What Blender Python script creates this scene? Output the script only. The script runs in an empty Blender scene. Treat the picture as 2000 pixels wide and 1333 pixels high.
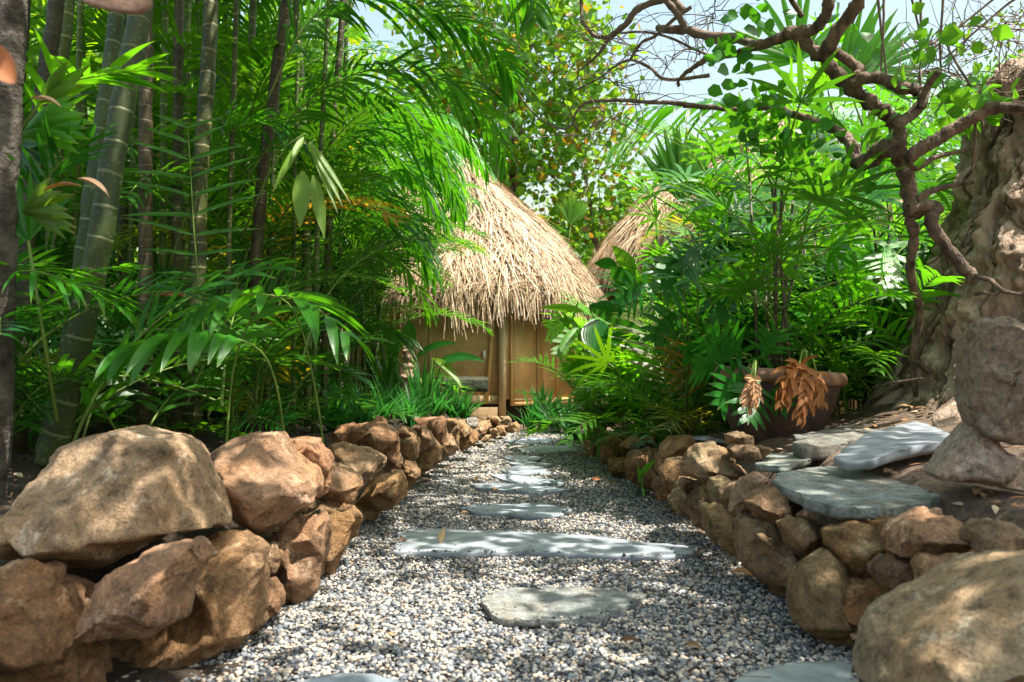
import bpy, bmesh, math, random
import numpy as np
from mathutils import Vector, Matrix, noise, Euler
from mathutils.geometry import delaunay_2d_cdt
R = math.radians
random.seed(7); rng = np.random.default_rng(7)
scene = bpy.context.scene
col = scene.collection

# ------------------------------------------------------------------ camera, sky, sun, exposure
F = 1667.0; CH = 0.8; HY = 720.0           # focal length in photo pixels, eye height (m), horizon row
cam_d = bpy.data.cameras.new('camera'); cam = bpy.data.objects.new('camera', cam_d); col.objects.link(cam)
cam.location = (0, 0, CH); cam.rotation_euler = (R(90), 0, 0)
cam_d.sensor_width = 36; cam_d.lens = 36 * F / 2000; cam_d.shift_y = (HY - 666.5) / 2000
cam_d.clip_start = 0.05; cam_d.clip_end = 600
cam_d.dof.use_dof = True; cam_d.dof.focus_distance = 5.0; cam_d.dof.aperture_fstop = 4.5
scene.camera = cam
SUN = Vector((0.38, -0.18, 0.90)).normalized()
el = math.asin(SUN.z); az = math.atan2(SUN.x, SUN.y)
w = bpy.data.worlds.new('World'); scene.world = w; w.use_nodes = True
nt = w.node_tree; sky = nt.nodes.new('ShaderNodeTexSky'); sky.sky_type = 'NISHITA'; sky.sun_disc = False
sky.sun_elevation = el; sky.sun_rotation = az; sky.air_density = 2.2; sky.dust_density = 4.0; sky.ozone_density = 1.6
nt.links.new(sky.outputs[0], nt.nodes['Background'].inputs[0]); nt.nodes['Background'].inputs[1].default_value = 0.13
ld = bpy.data.lights.new('sun', 'SUN'); ld.energy = 5.0; ld.angle = R(0.5); ld.color = (1.0, 0.95, 0.86)
lo = bpy.data.objects.new('sun', ld); col.objects.link(lo); lo.rotation_euler = SUN.to_track_quat('Z', 'Y').to_euler()
vs = scene.view_settings; scene.display_settings.display_device = 'sRGB'
vs.view_transform = 'Standard'; vs.look = 'None'; vs.gamma = 1.0; vs.use_curve_mapping = False; vs.exposure = 1.05
cy = scene.cycles; cy.use_denoising = True; cy.denoiser = 'OPENIMAGEDENOISE'
cy.max_bounces = 7; cy.diffuse_bounces = 4; cy.glossy_bounces = 2; cy.transmission_bounces = 5; cy.sample_clamp_indirect = 8
cy.use_adaptive_sampling = True; cy.adaptive_threshold = 0.015

# ------------------------------------------------------------------ helpers
def P(px, py, d): return Vector((d * (px - 1000) / F, d, CH + d * (HY - py) / F))   # photo pixel at a distance
def G(px, py, z=0.0): return P(px, py, (CH - z) * F / (py - HY))
def zc(x0, y0, s): return lambda pts: [(x0 + p[0] / s, y0 + p[1] / s) + tuple(p[2:]) for p in pts]
cA = zc(0, 800, 2.5); cC = zc(1200, 800, 2.5); cD = zc(600, 760, 4.993); cF = zc(1100, 800, 4.993)
cT = zc(1300, 0, 2.854); cM = zc(650, 0, 2.854)
LE = [(0, -.76), (2.2, -.76), (3.3, -.80), (4.3, -.77), (5.5, -.67), (7.8, -.47), (9.5, -.23), (10.3, -.02), (11.2, .1), (60, .1)]
RE = [(0, .92), (2.3, .94), (3.2, .98), (5.0, .90), (6.7, .80), (8.9, .80), (10.3, .95), (11, 1.3), (60, 1.3)]
def le(y): return np.interp(y, [p[0] for p in LE], [p[1] for p in LE])
def re_(y): return np.interp(y, [p[0] for p in RE], [p[1] for p in RE])
def sst(t):
    t = np.clip(t, 0, 1); return t * t * (3 - 2 * t)
def gh(x, y):                                    # ground height
    fade = 1 - 0.6 * sst((y - 8.5) / 2.5)
    l = sst((le(y) - 0.10 - 0.42 * sst((2.75 - y) / .35) - x) / 0.32) * 0.36 * fade
    hr = 0.40 - 0.18 * sst((y - 5) / 2)
    r = sst((x - re_(y) - 0.10) / 0.36) * hr * fade
    m = 0.42 * np.exp(-(((x - 3.0) / 0.95) ** 2 + ((y - 4.6) / 1.4) ** 2)) + 0.06 * np.exp(-(((x - 2.3) / .7) ** 2 + ((y - 2.7) / 1.0) ** 2))
    e = sst((y - 10.9) / 0.5) * -0.02
    return l + r + m + e
def tag(o, label=None, cat=None, group=None, kind=None):
    if label: o['label'] = label
    if cat: o['category'] = cat
    if group: o['group'] = group
    if kind: o['kind'] = kind
    return o
def thing(name, label, cat, loc, group=None):
    o = bpy.data.objects.new(name, None); col.objects.link(o); o.location = loc; o.empty_display_size = .1
    return tag(o, label, cat, group)
def link(name, me, parent=None, loc=(0, 0, 0), rot=(0, 0, 0), sc=1.0, color=None):
    o = bpy.data.objects.new(name, me); col.objects.link(o)
    if parent: o.parent = parent
    o.location = loc; o.rotation_euler = rot; o.scale = (sc,) * 3 if not hasattr(sc, '__len__') else sc
    if color: o.color = color
    return o
class MB:
    def __init__(s): s.v = []; s.f = []; s.uv = []; s.m = []; s.c = []
    def face(s, idx, uvs=None, m=0):
        s.f.append(tuple(idx)); s.uv.extend(uvs or [(0.5, 0.4)] * len(idx)); s.m.append(m)
    def mesh(s, name, mats, off=None, smooth=True, colors=None):
        me = bpy.data.meshes.new(name)
        vv = s.v if off is None else [(a[0] - off[0], a[1] - off[1], a[2] - off[2]) for a in s.v]
        me.from_pydata([tuple(a) for a in vv], [], s.f)
        for mm in (mats if isinstance(mats, (list, tuple)) else [mats]): me.materials.append(mm)
        me.polygons.foreach_set('material_index', s.m)
        if smooth: me.polygons.foreach_set('use_smooth', [True] * len(s.f))
        u = me.uv_layers.new(name='UVMap'); u.data.foreach_set('uv', np.array(s.uv, dtype=np.float32).ravel())
        if s.c:
            ca = me.color_attributes.new('Col', 'FLOAT_COLOR', 'POINT')
            ca.data.foreach_set('color', np.array(s.c, dtype=np.float32).ravel())
        me.update(); return me
    def build(s, name, mats, parent=None, loc=None, **k):
        off = parent.matrix_basis.translation if parent else loc
        me = s.mesh(name, mats, off, **k)
        return link(name, me, parent, loc if (loc is not None and not parent) else (0, 0, 0))
    def tube(s, pts, rad, n=8, m=0, rings=None, cap=True):
        pts = [Vector(p) for p in pts]; N = len(pts)
        if not hasattr(rad, '__len__'): rad = [rad] * N
        ref = Vector((0, 0, 1)); base = len(s.v); L = 0
        for i, p in enumerate(pts):
            t = (pts[min(i + 1, N - 1)] - pts[max(i - 1, 0)]).normalized()
            if i == 0: a = t.cross(ref if abs(t.z) < .9 else Vector((1, 0, 0))).normalized()
            else: a = (a - t * a.dot(t)).normalized()
            b = t.cross(a)
            for k in range(n):
                an = 2 * math.pi * k / n
                s.v.append(p + (a * math.cos(an) + b * math.sin(an)) * rad[i])
        for i in range(N - 1):
            L2 = L + (pts[i + 1] - pts[i]).length
            for k in range(n):
                a0 = base + i * n + k; a1 = base + i * n + (k + 1) % n
                s.face((a0, a1, a1 + n, a0 + n), [(k / n, L), ((k + 1) / n, L), ((k + 1) / n, L2), (k / n, L2)], m)
            L = L2
        if cap:
            s.face([base + k for k in range(n)][::-1], None, m); s.face([base + (N - 1) * n + k for k in range(n)], None, m)
    def ribbon(s, p, d, side, L, W, n=4, droop=.4, prof=None, fold=0.0, m=0, twist=0.0, col=None):
        p = Vector(p); d = Vector(d).normalized(); side = Vector(side).normalized(); base = len(s.v)
        k = 3 if fold else 2
        for i in range(n + 1):
            u = i / n
            wd = W * (prof(u) if prof else max(0.04, math.sin(math.pi * min(1, .12 + .88 * u)) ** .7))
            sd = side - d * side.dot(d)
            if sd.length < 1e-4: sd = Vector((1, 0, 0)).cross(d)
            sd.normalize(); up = sd.cross(d)
            if up.z < 0: up = -up
            if fold:
                s.v += [p - sd * wd * .5 + up * fold * wd, Vector(p), p + sd * wd * .5 + up * fold * wd]
            else: s.v += [p - sd * wd * .5, p + sd * wd * .5]
            if col: s.c += [col] * k
            p = p + d * (L / n)
            d = (d + Vector((0, 0, -droop / n))).normalized()
        for i in range(n):
            for j in range(k - 1):
                a = base + i * k + j
                u0 = j / (k - 1); u1 = (j + 1) / (k - 1)
                s.face((a, a + 1, a + 1 + k, a + k), [(u0, i / n), (u1, i / n), (u1, (i + 1) / n), (u0, (i + 1) / n)], m)
    def box(s, a, b, m=0, M=None):
        base = len(s.v)
        for z in (a[2], b[2]):
            for x, y in ((a[0], a[1]), (b[0], a[1]), (b[0], b[1]), (a[0], b[1])):
                q = Vector((x, y, z)); s.v.append(M @ q if M else q)
        for f in ((0, 3, 2, 1), (4, 5, 6, 7), (0, 1, 5, 4), (1, 2, 6, 5), (2, 3, 7, 6), (3, 0, 4, 7)):
            s.face([base + i for i in f], None, m)
    def hexleaves(s, c, a, b, m=0):                # numpy arrays (n,3): base point, length axis, half width axis
        n = len(c); t = [(0, 0), (.25, .8), (.62, .85), (1, 0), (.62, -.85), (.25, -.8)]
        nb = np.cross(a, b); nb /= (np.linalg.norm(nb, axis=1, keepdims=True) + 1e-9); la = np.linalg.norm(a, axis=1, keepdims=True)
        vs_ = np.stack([c + a * u + b * v - nb * la * (0.25 * u * u - .1 * abs(v)) for u, v in t], 1).reshape(-1, 3)
        base = len(s.v); s.v.extend(map(tuple, vs_))
        uv = [(.5 + .5 * v, u * .8) for u, v in t]
        for i in range(n):
            o = base + 6 * i
            s.f.append((o, o + 1, o + 2, o + 3)); s.f.append((o, o + 3, o + 4, o + 5)); s.m += [m, m]
            s.uv += [uv[0], uv[1], uv[2], uv[3], uv[0], uv[3], uv[4], uv[5]]

# ------------------------------------------------------------------ materials
def mat(name):
    m = bpy.data.materials.new(name); m.use_nodes = True
    n = m.node_tree.nodes; l = m.node_tree.links; return m, n, l, n['Principled BSDF']
def rgb(c): return (c[0], c[1], c[2], 1)
def noise_n(n, l, vec, scale, detail=4, rough=.55, dist=0):
    t = n.new('ShaderNodeTexNoise'); t.inputs['Scale'].default_value = scale; t.inputs['Detail'].default_value = detail
    t.inputs['Roughness'].default_value = rough; t.inputs['Distortion'].default_value = dist
    if vec: l.new(vec, t.inputs['Vector'])
    return t
def ramp(n, l, fac, stops):
    r = n.new('ShaderNodeValToRGB'); e = r.color_ramp.elements
    while len(e) < len(stops): e.new(.5)
    for el_, (p, c) in zip(e, stops): el_.position = p; el_.color = rgb(c) if hasattr(c, '__len__') else (c, c, c, 1)
    l.new(fac, r.inputs[0]); return r.outputs[0]
def mix(n, l, fac, a, b, mode='MIX'):
    x = n.new('ShaderNodeMix'); x.data_type = 'RGBA'; x.blend_type = mode
    for s_, v in ((0, fac), (6, a), (7, b)):
        if hasattr(v, 'is_linked'): l.new(v, x.inputs[s_])
        else: x.inputs[s_].default_value = v if s_ == 0 else rgb(v)
    return x.outputs[2]
def bump(n, l, h, strength, dist, prev=None):
    b = n.new('ShaderNodeBump'); b.inputs['Strength'].default_value = strength; b.inputs['Distance'].default_value = dist
    l.new(h, b.inputs['Height'])
    if prev: l.new(prev, b.inputs['Normal'])
    return b.outputs[0]
def leaf_mat(name, base, trans, tip=(.30, .16, .04), tipamt=.5, rough=.38, tm=.40, spec=.5, var=.45):
    m, n, l, bs = mat(name)
    tc = n.new('ShaderNodeTexCoord'); oi = n.new('ShaderNodeObjectInfo'); uvn = n.new('ShaderNodeSeparateXYZ'); l.new(tc.outputs['UV'], uvn.inputs[0])
    nz = noise_n(n, l, tc.outputs['Object'], 2.3, 2)
    val = ramp(n, l, nz.outputs[0], [(.3, 1 - var), (.7, 1 + var)])
    c = mix(n, l, 1.0, base, val, 'MULTIPLY'); c = mix(n, l, 1.0, c, oi.outputs['Color'], 'MULTIPLY')
    ct = mix(n, l, 1.0, trans, oi.outputs['Color'], 'MULTIPLY')
    # midrib
    s1 = n.new('ShaderNodeMath'); s1.operation = 'SUBTRACT'; l.new(uvn.outputs[0], s1.inputs[0]); s1.inputs[1].default_value = .5
    s2 = n.new('ShaderNodeMath'); s2.operation = 'ABSOLUTE'; l.new(s1.outputs[0], s2.inputs[0])
    rib = ramp(n, l, s2.outputs[0], [(.02, .35), (.08, 0)])
    c = mix(n, l, rib, c, tuple(min(1, q * 1.6 + .03) for q in base))
    # dry tips
    a = n.new('ShaderNodeMath'); a.operation = 'MULTIPLY_ADD'; l.new(nz.outputs[0], a.inputs[0]); a.inputs[1].default_value = .5; l.new(uvn.outputs[1], a.inputs[2])
    tf = ramp(n, l, a.outputs[0], [(1.12 , 0), (1.22, 1)] if False else [(.0, 0), (1, 1)])
    mr = n.new('ShaderNodeMapRange'); l.new(a.outputs[0], mr.inputs[0]); mr.inputs[1].default_value = 1.14; mr.inputs[2].default_value = 1.30; mr.inputs[4].default_value = tipamt
    c = mix(n, l, mr.outputs[0], c, tip); ct = mix(n, l, mr.outputs[0], ct, tip)
    l.new(c, bs.inputs['Base Color']); bs.inputs['Roughness'].default_value = rough; bs.inputs['Specular IOR Level'].default_value = spec
    # fine lengthwise veins
    wv = n.new('ShaderNodeTexWave'); wv.inputs['Scale'].default_value = 3.0; wv.bands_direction = 'X'; l.new(tc.outputs['UV'], wv.inputs['Vector'])
    nb = bump(n, l, wv.outputs[0], .25, .002); l.new(nb, bs.inputs['Normal'])
    tr = n.new('ShaderNodeBsdfTranslucent'); l.new(ct, tr.inputs[0])
    ms = n.new('ShaderNodeMixShader'); ms.inputs[0].default_value = tm; l.new(bs.outputs[0], ms.inputs[1]); l.new(tr.outputs[0], ms.inputs[2])
    l.new(ms.outputs[0], n['Material Output'].inputs[0]); return m
M = {}
M['palm'] = leaf_mat('palm_leaf', (.026, .125, .008), (.13, .43, .010), rough=.3, spec=.6)
M['palm_y'] = leaf_mat('yellow_green_leaf', (.13, .24, .015), (.42, .62, .02), tipamt=.9)
M['dark'] = leaf_mat('dark_leaf', (.014, .085, .010), (.07, .30, .010), rough=.25, tm=.3)
M['broad'] = leaf_mat('broad_leaf', (.05, .14, .012), (.30, .46, .02), tip=(.28, .12, .02))
M['autumn'] = leaf_mat('yellowing_leaf', (.16, .16, .02), (.55, .45, .03), tip=(.3, .1, .02))
M['strap'] = leaf_mat('strap_leaf', (.022, .13, .022), (.07, .38, .04), rough=.33)
M['deadleaf'] = leaf_mat('dead_leaf', (.34, .155, .045), (.46, .19, .04), tip=(.2, .07, .02), tm=.3, rough=.6, var=.5)
M['paleleaf'] = leaf_mat('pale_dry_leaf', (.50, .36, .22), (.4, .25, .12), tip=(.3, .15, .08), tm=.15, rough=.7, var=.4)
def plain(name, c1, c2, scale=8, rough=.8, bs_=.5, bd=.01, spec=.3, stretch=None, usecol=False, coord='Object', detail=6):
    m, n, l, bs = mat(name); tc = n.new('ShaderNodeTexCoord'); v = tc.outputs[coord]
    if stretch:
        mp = n.new('ShaderNodeMapping'); mp.inputs['Scale'].default_value = stretch; l.new(v, mp.inputs[0]); v = mp.outputs[0]
    nz = noise_n(n, l, v, scale, detail); c = ramp(n, l, nz.outputs[0], [(.32, c1), (.68, c2)])
    if usecol:
        oi = n.new('ShaderNodeObjectInfo'); c = mix(n, l, 1, c, oi.outputs['Color'], 'MULTIPLY')
    l.new(c, bs.inputs['Base Color']); bs.inputs['Roughness'].default_value = rough; bs.inputs['Specular IOR Level'].default_value = spec
    nz2 = noise_n(n, l, v, scale * 4, 5); l.new(bump(n, l, nz2.outputs[0], bs_, bd), bs.inputs['Normal']); return m
def stem_mat(name, green, green2, ring, spacing=.14):
    m, n, l, bs = mat(name); tc = n.new('ShaderNodeTexCoord'); sx = n.new('ShaderNodeSeparateXYZ'); l.new(tc.outputs['UV'], sx.inputs[0])
    oi = n.new('ShaderNodeObjectInfo')
    nz = noise_n(n, l, tc.outputs['Object'], 7, 5); c = ramp(n, l, nz.outputs[0], [(.35, green), (.7, green2)])
    sp = noise_n(n, l, tc.outputs['Object'], 60, 3); spf = ramp(n, l, sp.outputs[0], [(.60, 0), (.68, .5)])
    c = mix(n, l, spf, c, (.35, .36, .30))
    wob = noise_n(n, l, tc.outputs['Object'], 5, 2)
    a = n.new('ShaderNodeMath'); a.operation = 'MULTIPLY_ADD'; l.new(wob.outputs[0], a.inputs[0]); a.inputs[1].default_value = .05; l.new(sx.outputs[1], a.inputs[2])
    b = n.new('ShaderNodeMath'); b.operation = 'DIVIDE'; l.new(a.outputs[0], b.inputs[0]); b.inputs[1].default_value = spacing
    fr = n.new('ShaderNodeMath'); fr.operation = 'FRACT'; l.new(b.outputs[0], fr.inputs[0])
    rg = ramp(n, l, fr.outputs[0], [(0, 1), (.05, 1), (.09, 0), (.97, 0)])
    c = mix(n, l, rg, c, ring); c = mix(n, l, 1, c, oi.outputs['Color'], 'MULTIPLY')
    l.new(c, bs.inputs['Base Color']); bs.inputs['Roughness'].default_value = .55
    l.new(bump(n, l, rg, .6, .004), bs.inputs['Normal']); return m
M['stem'] = stem_mat('ringed_green_stem', (.035, .058, .010), (.085, .115, .022), (.24, .25, .13))
M['stem_b'] = stem_mat('ringed_brown_stem', (.04, .036, .014), (.10, .088, .032), (.16, .145, .07), .08)
M['lichen'] = plain('lichen_bark', (.025, .018, .014), (.13, .115, .095), 14, .9, .8, .02)
M['rachis'] = plain('leaf_stalk', (.10, .17, .03), (.17, .25, .05), 6, .5, .2, .002)
M['bark'] = plain('tree_bark', (.055, .038, .028), (.30, .215, .155), 14, .85, 1.0, .03, stretch=(1, 1, .5))
M['twig'] = plain('twig_bark', (.13, .09, .07), (.30, .235, .2), 20, .85, .4, .005)
M['wood'] = plain('weathered_wood', (.40, .27, .14), (.70, .52, .32), 7, .7, .4, .004, stretch=(1, 1, .12))
M['wood2'] = plain('golden_wood_frame', (.60, .33, .12), (.80, .50, .22), 7, .65, .3, .003, stretch=(1, 1, .15))
M['soil'] = None

def rock_mat(name, dark, mid, light, stain, fine=1.0):
    m, n, l, bs = mat(name); tc = n.new('ShaderNodeTexCoord'); oi = n.new('ShaderNodeObjectInfo')
    ad = n.new('ShaderNodeVectorMath'); ad.operation = 'ADD'; l.new(tc.outputs['Object'], ad.inputs[0])
    cb = n.new('ShaderNodeCombineXYZ')
    for i, k in enumerate((7.3, 13.1, 5.7)):
        mm = n.new('ShaderNodeMath'); mm.operation = 'MULTIPLY'; mm.inputs[1].default_value = k; l.new(oi.outputs['Random'], mm.inputs[0]); l.new(mm.outputs[0], cb.inputs[i])
    l.new(cb.outputs[0], ad.inputs[1]); v = ad.outputs[0]
    n1 = noise_n(n, l, v, 5, 8, .65, .6); n2 = noise_n(n, l, v, 22 * fine, 8, .7); n3 = noise_n(n, l, v, 2.2, 4, .6, 1.2); n4 = noise_n(n, l, v, 120 * fine, 3, .6)
    c = ramp(n, l, n1.outputs[0], [(.34, dark), (.46, mid), (.58, mid), (.68, light)])
    sf = ramp(n, l, n3.outputs[0], [(.48, 0), (.62, .75)]); c = mix(n, l, sf, c, stain)
    g = ramp(n, l, n2.outputs[0], [(.32, .30), (.46, .85), (.6, 1.15), (.74, 1.9)]); c = mix(n, l, .9, c, g, 'MULTIPLY')
    n5 = noise_n(n, l, v, 9, 6, .75, .3); lv = ramp(n, l, n5.outputs[0], [(.57, 0), (.66, .55)]); c = mix(n, l, lv, c, tuple(min(.8, q * 1.25 + .04) for q in light))
    g2 = ramp(n, l, n4.outputs[0], [(.35, .72), (.65, 1.25)]); c = mix(n, l, .8, c, g2, 'MULTIPLY')
    vo = n.new('ShaderNodeTexVoronoi'); vo.feature = 'DISTANCE_TO_EDGE'; vo.inputs['Scale'].default_value = 5; 
    wn = noise_n(n, l, v, 3, 4); wm = mix(n, l, .35, v, wn.outputs[1]); l.new(wm, vo.inputs['Vector'])
    ck = ramp(n, l, vo.outputs[0], [(0, 0), (.018, 1)])
    ckf = ramp(n, l, n1.outputs[0], [(.46, .0), (.56, .7)]); ck2 = mix(n, l, ckf, (1, 1, 1), ck)
    c = mix(n, l, .45, c, ck2, 'MULTIPLY')
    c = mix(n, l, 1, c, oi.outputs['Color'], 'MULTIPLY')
    l.new(c, bs.inputs['Base Color']); bs.inputs['Roughness'].default_value = .78; bs.inputs['Specular IOR Level'].default_value = .35
    b1 = bump(n, l, n1.outputs[0], .5, .06); b2 = bump(n, l, n2.outputs[0], 1.0, .028, b1); b4 = bump(n, l, n4.outputs[0], .9, .007, b2); b3 = bump(n, l, ck2, .4, .006, b4)
    l.new(b3, bs.inputs['Normal']); return m
M['rock'] = rock_mat('sandstone', (.09, .058, .034), (.33, .228, .142), (.64, .51, .39), (.38, .235, .12))
M['rockg'] = rock_mat('brown_fieldstone', (.09, .064, .038), (.27, .195, .125), (.50, .41, .30), (.31, .19, .10))
M['granite'] = rock_mat('speckled_granite', (.17, .14, .12), (.40, .335, .285), (.64, .56, .50), (.36, .29, .23), 2.2)
M['slate'] = plain('blue_grey_slate', (.19, .215, .235), (.42, .46, .49), 9, .6, .35, .006, spec=.4, usecol=True, detail=8)
M['slate2'] = rock_mat('weathered_slate', (.17, .175, .165), (.29, .305, .295), (.44, .45, .43), (.31, .28, .22), .8)
def soil_mat():
    m, n, l, bs = mat('soil'); tc = n.new('ShaderNodeTexCoord'); v = tc.outputs['Object']
    n1 = noise_n(n, l, v, 3, 8, .6); n2 = noise_n(n, l, v, 45, 6, .7); n3 = noise_n(n, l, v, 160, 3)
    c = ramp(n, l, n1.outputs[0], [(.3, (.13, .085, .055)), (.7, (.30, .21, .145))]); g = ramp(n, l, n2.outputs[0], [(.35, .4), (.7, 1.5)])
    c = mix(n, l, .9, c, g, 'MULTIPLY')
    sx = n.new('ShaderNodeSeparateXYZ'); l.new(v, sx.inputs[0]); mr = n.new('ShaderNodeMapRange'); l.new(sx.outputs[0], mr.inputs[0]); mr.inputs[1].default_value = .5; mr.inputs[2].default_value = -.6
    shade_c = mix(n, l, 1, c, (.28, .27, .24), 'MULTIPLY'); c = mix(n, l, mr.outputs[0], c, shade_c)  # left-hand ground darkened: shade under the thicket put into the colour
    l.new(c, bs.inputs['Base Color']); bs.inputs['Roughness'].default_value = .95
    l.new(bump(n, l, n3.outputs[0], .5, .006, bump(n, l, n2.outputs[0], .9, .03)), bs.inputs['Normal']); return m
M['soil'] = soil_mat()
M['mound'] = plain('rooty_earth', (.20, .135, .095), (.64, .49, .375), 13, .95, 1.0, .03, stretch=(1, 1, .45), detail=9)
def vcol_mat(name, rough=.7, spec=.3, tm=0):
    m, n, l, bs = mat(name); a = n.new('ShaderNodeVertexColor'); a.layer_name = 'Col'
    tc = n.new('ShaderNodeTexCoord'); nz = noise_n(n, l, tc.outputs['Object'], 150, 3)
    g = ramp(n, l, nz.outputs[0], [(.3, .8), (.7, 1.2)]); c = mix(n, l, .8, a.outputs[0], g, 'MULTIPLY')
    l.new(c, bs.inputs['Base Color']); bs.inputs['Roughness'].default_value = rough; bs.inputs['Specular IOR Level'].default_value = spec
    return m
M['pebble'] = vcol_mat('pebbles', .55, .4); M['straw'] = vcol_mat('thatch_straw', .65, .3)

# ------------------------------------------------------------------ ground and gravel path
def build_ground():
    xs = np.concatenate([np.linspace(-90, -3.2, 34)[:-1], np.arange(-3.2, 4.4, .05), np.linspace(4.4, 90, 34)])
    ys = np.concatenate([np.linspace(-30, .8, 14)[:-1], np.arange(.8, 12.6, .05), np.linspace(12.6, 160, 40)])
    X, Y = np.meshgrid(xs, ys); Z = gh(X, Y)
    inner = (X > -3.2) & (X < 4.4) & (Y > .8) & (Y < 12.6)
    on = (X > le(Y) + .04) & (X < re_(Y) - .04) & (Y < 10.8)
    for i in range(X.shape[0]):
        for j in range(X.shape[1]):
            if inner[i, j]:
                q = noise.fractal((X[i, j] * 4, Y[i, j] * 4, 0), 1, 2, 4)
                Z[i, j] += q * (.003 if on[i, j] else .025)
    Z = np.where(on, Z - .014, Z)
    v = np.stack([X, Y, Z], -1).reshape(-1, 3); nx = len(xs); f = []
    for i in range(len(ys) - 1):
        for j in range(nx - 1):
            a = i * nx + j; f.append((a, a + 1, a + 1 + nx, a + nx))
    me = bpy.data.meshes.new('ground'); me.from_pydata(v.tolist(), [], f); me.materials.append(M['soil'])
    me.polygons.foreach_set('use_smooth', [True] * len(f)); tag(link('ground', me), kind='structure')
build_ground()
SLABS = [  # outline in photo pixels, label, tint
 ([(937,1172),(960,1158),(1000,1147),(1060,1149),(1120,1146),(1180,1152),(1262,1160),(1240,1176),(1210,1190),(1170,1205),(1090,1211),(990,1213),(960,1200)], 'M', 'brown and grey striped slate stepping stone lying alone in the near gravel', (1.15,1.15,1.12,1)),
 ([(768,1078),(778,1040),(800,1033),(870,1033),(960,1036),(1050,1040),(1160,1046),(1260,1060),(1340,1064),(1375,1078),(1340,1086),(1240,1087),(1120,1082),(1020,1077),(900,1080),(800,1078)], 'S', 'longest pale blue-grey slate stepping stone stretching across most of the path', (.9,.9,.9,1)),
 ([(896,992),(930,987),(1000,984),(1060,982),(1118,994),(1090,1006),(1030,1008),(980,1003),(930,1001)], 'S', 'pointed blue-grey slate stepping stone just beyond the longest one', (.9,.92,.94,1)),
 ([(918,946),(960,944),(1040,946),(1118,957),(1050,962),(980,957),(930,953)], 'S', 'thin tapering slate stepping stone beside the yellow fallen leaf', (1,1.02,1.04,1)),
 ([(956,927),(985,926),(1040,932),(1098,938),(1100,943),(1040,944),(996,943),(975,935)], 'S', 'sharp wedge-shaped slate stepping stone in the middle of the path', (1.05,1.08,1.1,1)),
 ([(978,917),(1010,910),(1050,910),(1078,922),(1060,926),(1010,926),(985,924)], 'S', 'rounded pale slate stepping stone behind the wedge-shaped one', (.88,.9,.92,1)),
 ([(988,903),(1030,900),(1082,907),(1070,911),(1020,908),(1000,907)], 'S', 'narrow slate stepping stone between two rounded ones in the far path', (1.05,1.07,1.1,1)),
 ([(975,892),(1010,889),(1060,893),(1050,899),(1000,899)], 'S', 'small slate stepping stone at the edge of the sunlit patch', (1.0,1.02,1.08,1)),
 ([(1010,876),(1060,870),(1120,872),(1130,880),(1070,884),(1020,883)], 'S', 'sunlit pale stepping stone beside the end of the right wall', (1.3,1.28,1.25,1)),
 ([(980,860),(1040,856),(1080,858),(1075,865),(1010,867)], 'S', 'shaded stepping stone at the far end of the path', (.9,.92,.98,1)),
 ([(1420,1340),(1460,1312),(1540,1296),(1640,1288),(1664,1300),(1668,1345),(1600,1400),(1430,1400)], 'S', 'pale greenish stepping stone cut by the bottom edge beside the right boulder', (.95,.97,.88,1)),
 ([(560,1345),(600,1326),(660,1315),(730,1316),(800,1335),(790,1380),(600,1390)], 'S', 'blue-grey stepping stone barely showing at the bottom edge near the left wall', (.88,.9,.92,1)),
]
def slab(name, top, thick, m, label, cat, tint, group=None, n=44, amp=.006, down=None):
    """top: world points of the upper outline; extruded down with rough edges"""
    top = [Vector(t) for t in top]; c = sum(top, Vector()) / len(top)
    pts = []
    for i in range(len(top)):
        a, b = top[i], top[(i + 1) % len(top)]; k = max(2, int((b - a).length / .035))
        for j in range(k): pts.append(a.lerp(b, j / k))
    sm = pts
    o = random.random() * 99; N = len(sm); mb = MB(); dn = down or Vector((0, 0, -1))
    def nz(p, k, s): return noise.noise(Vector((p.x * k + o, p.y * k, p.z * k + s * 3)))
    rings = [(.0, .0), (.45, 0), (.80, 0), (.985, .0), (1.0, .08), (.992, .4), (1.0, .7), (.95, 1.0)]
    for r, (sc, t) in enumerate(rings[1:]):
        for p in sm:
            q = c + (p - c) * sc
            q = q + (p - c).normalized() * (nz(p, 9, 0) * 1.8 + nz(p, 30, r) * .8) * amp * (1.3 if sc > .9 else 0)
            q = q + dn * (t * thick + nz(q, 9, 0) * amp * (.5 if t == 0 else .5))
            mb.v.append(q)
    ci = len(mb.v); mb.v.append(c + dn * nz(c, 9, 0) * amp * .5)
    for k in range(N): mb.face((ci, k, (k + 1) % N))
    for r in range(len(rings) - 2):
        for k in range(N): a = r * N + k; b = r * N + (k + 1) % N; mb.face((a, a + N, b + N, b))
    lb = len(rings) - 2; mb.face([lb * N + k for k in range(N)])
    o_ = mb.build(name, m, None, loc=c); me = o_.data
    bm = bmesh.new(); bm.from_mesh(me); bmesh.ops.recalc_face_normals(bm, faces=bm.faces); bm.to_mesh(me); bm.free()
    o_.color = tint; return tag(o_, label, cat, group)
slab_polys = []
for pl, k, lb, ti in SLABS:
    top = [G(x, y, .02) for x, y in pl]; top = [Vector((t.x, t.y, .021)) for t in top]
    slab_polys.append([(t.x, t.y) for t in top])
    slab('stepping_stone', top, .03, M['slate2'] if k == 'M' else M['slate'], lb, 'stepping stone', ti, 'slate stepping stones in the gravel path')
def inpoly(x, y, poly):
    r = np.zeros(x.shape, bool); n = len(poly)
    for i in range(n):
        x1, y1 = poly[i]; x2, y2 = poly[(i + 1) % n]
        c = ((y1 > y) != (y2 > y)) & (x < (x2 - x1) * (y - y1) / (y2 - y1 + 1e-12) + x1); r ^= c
    return r
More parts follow.
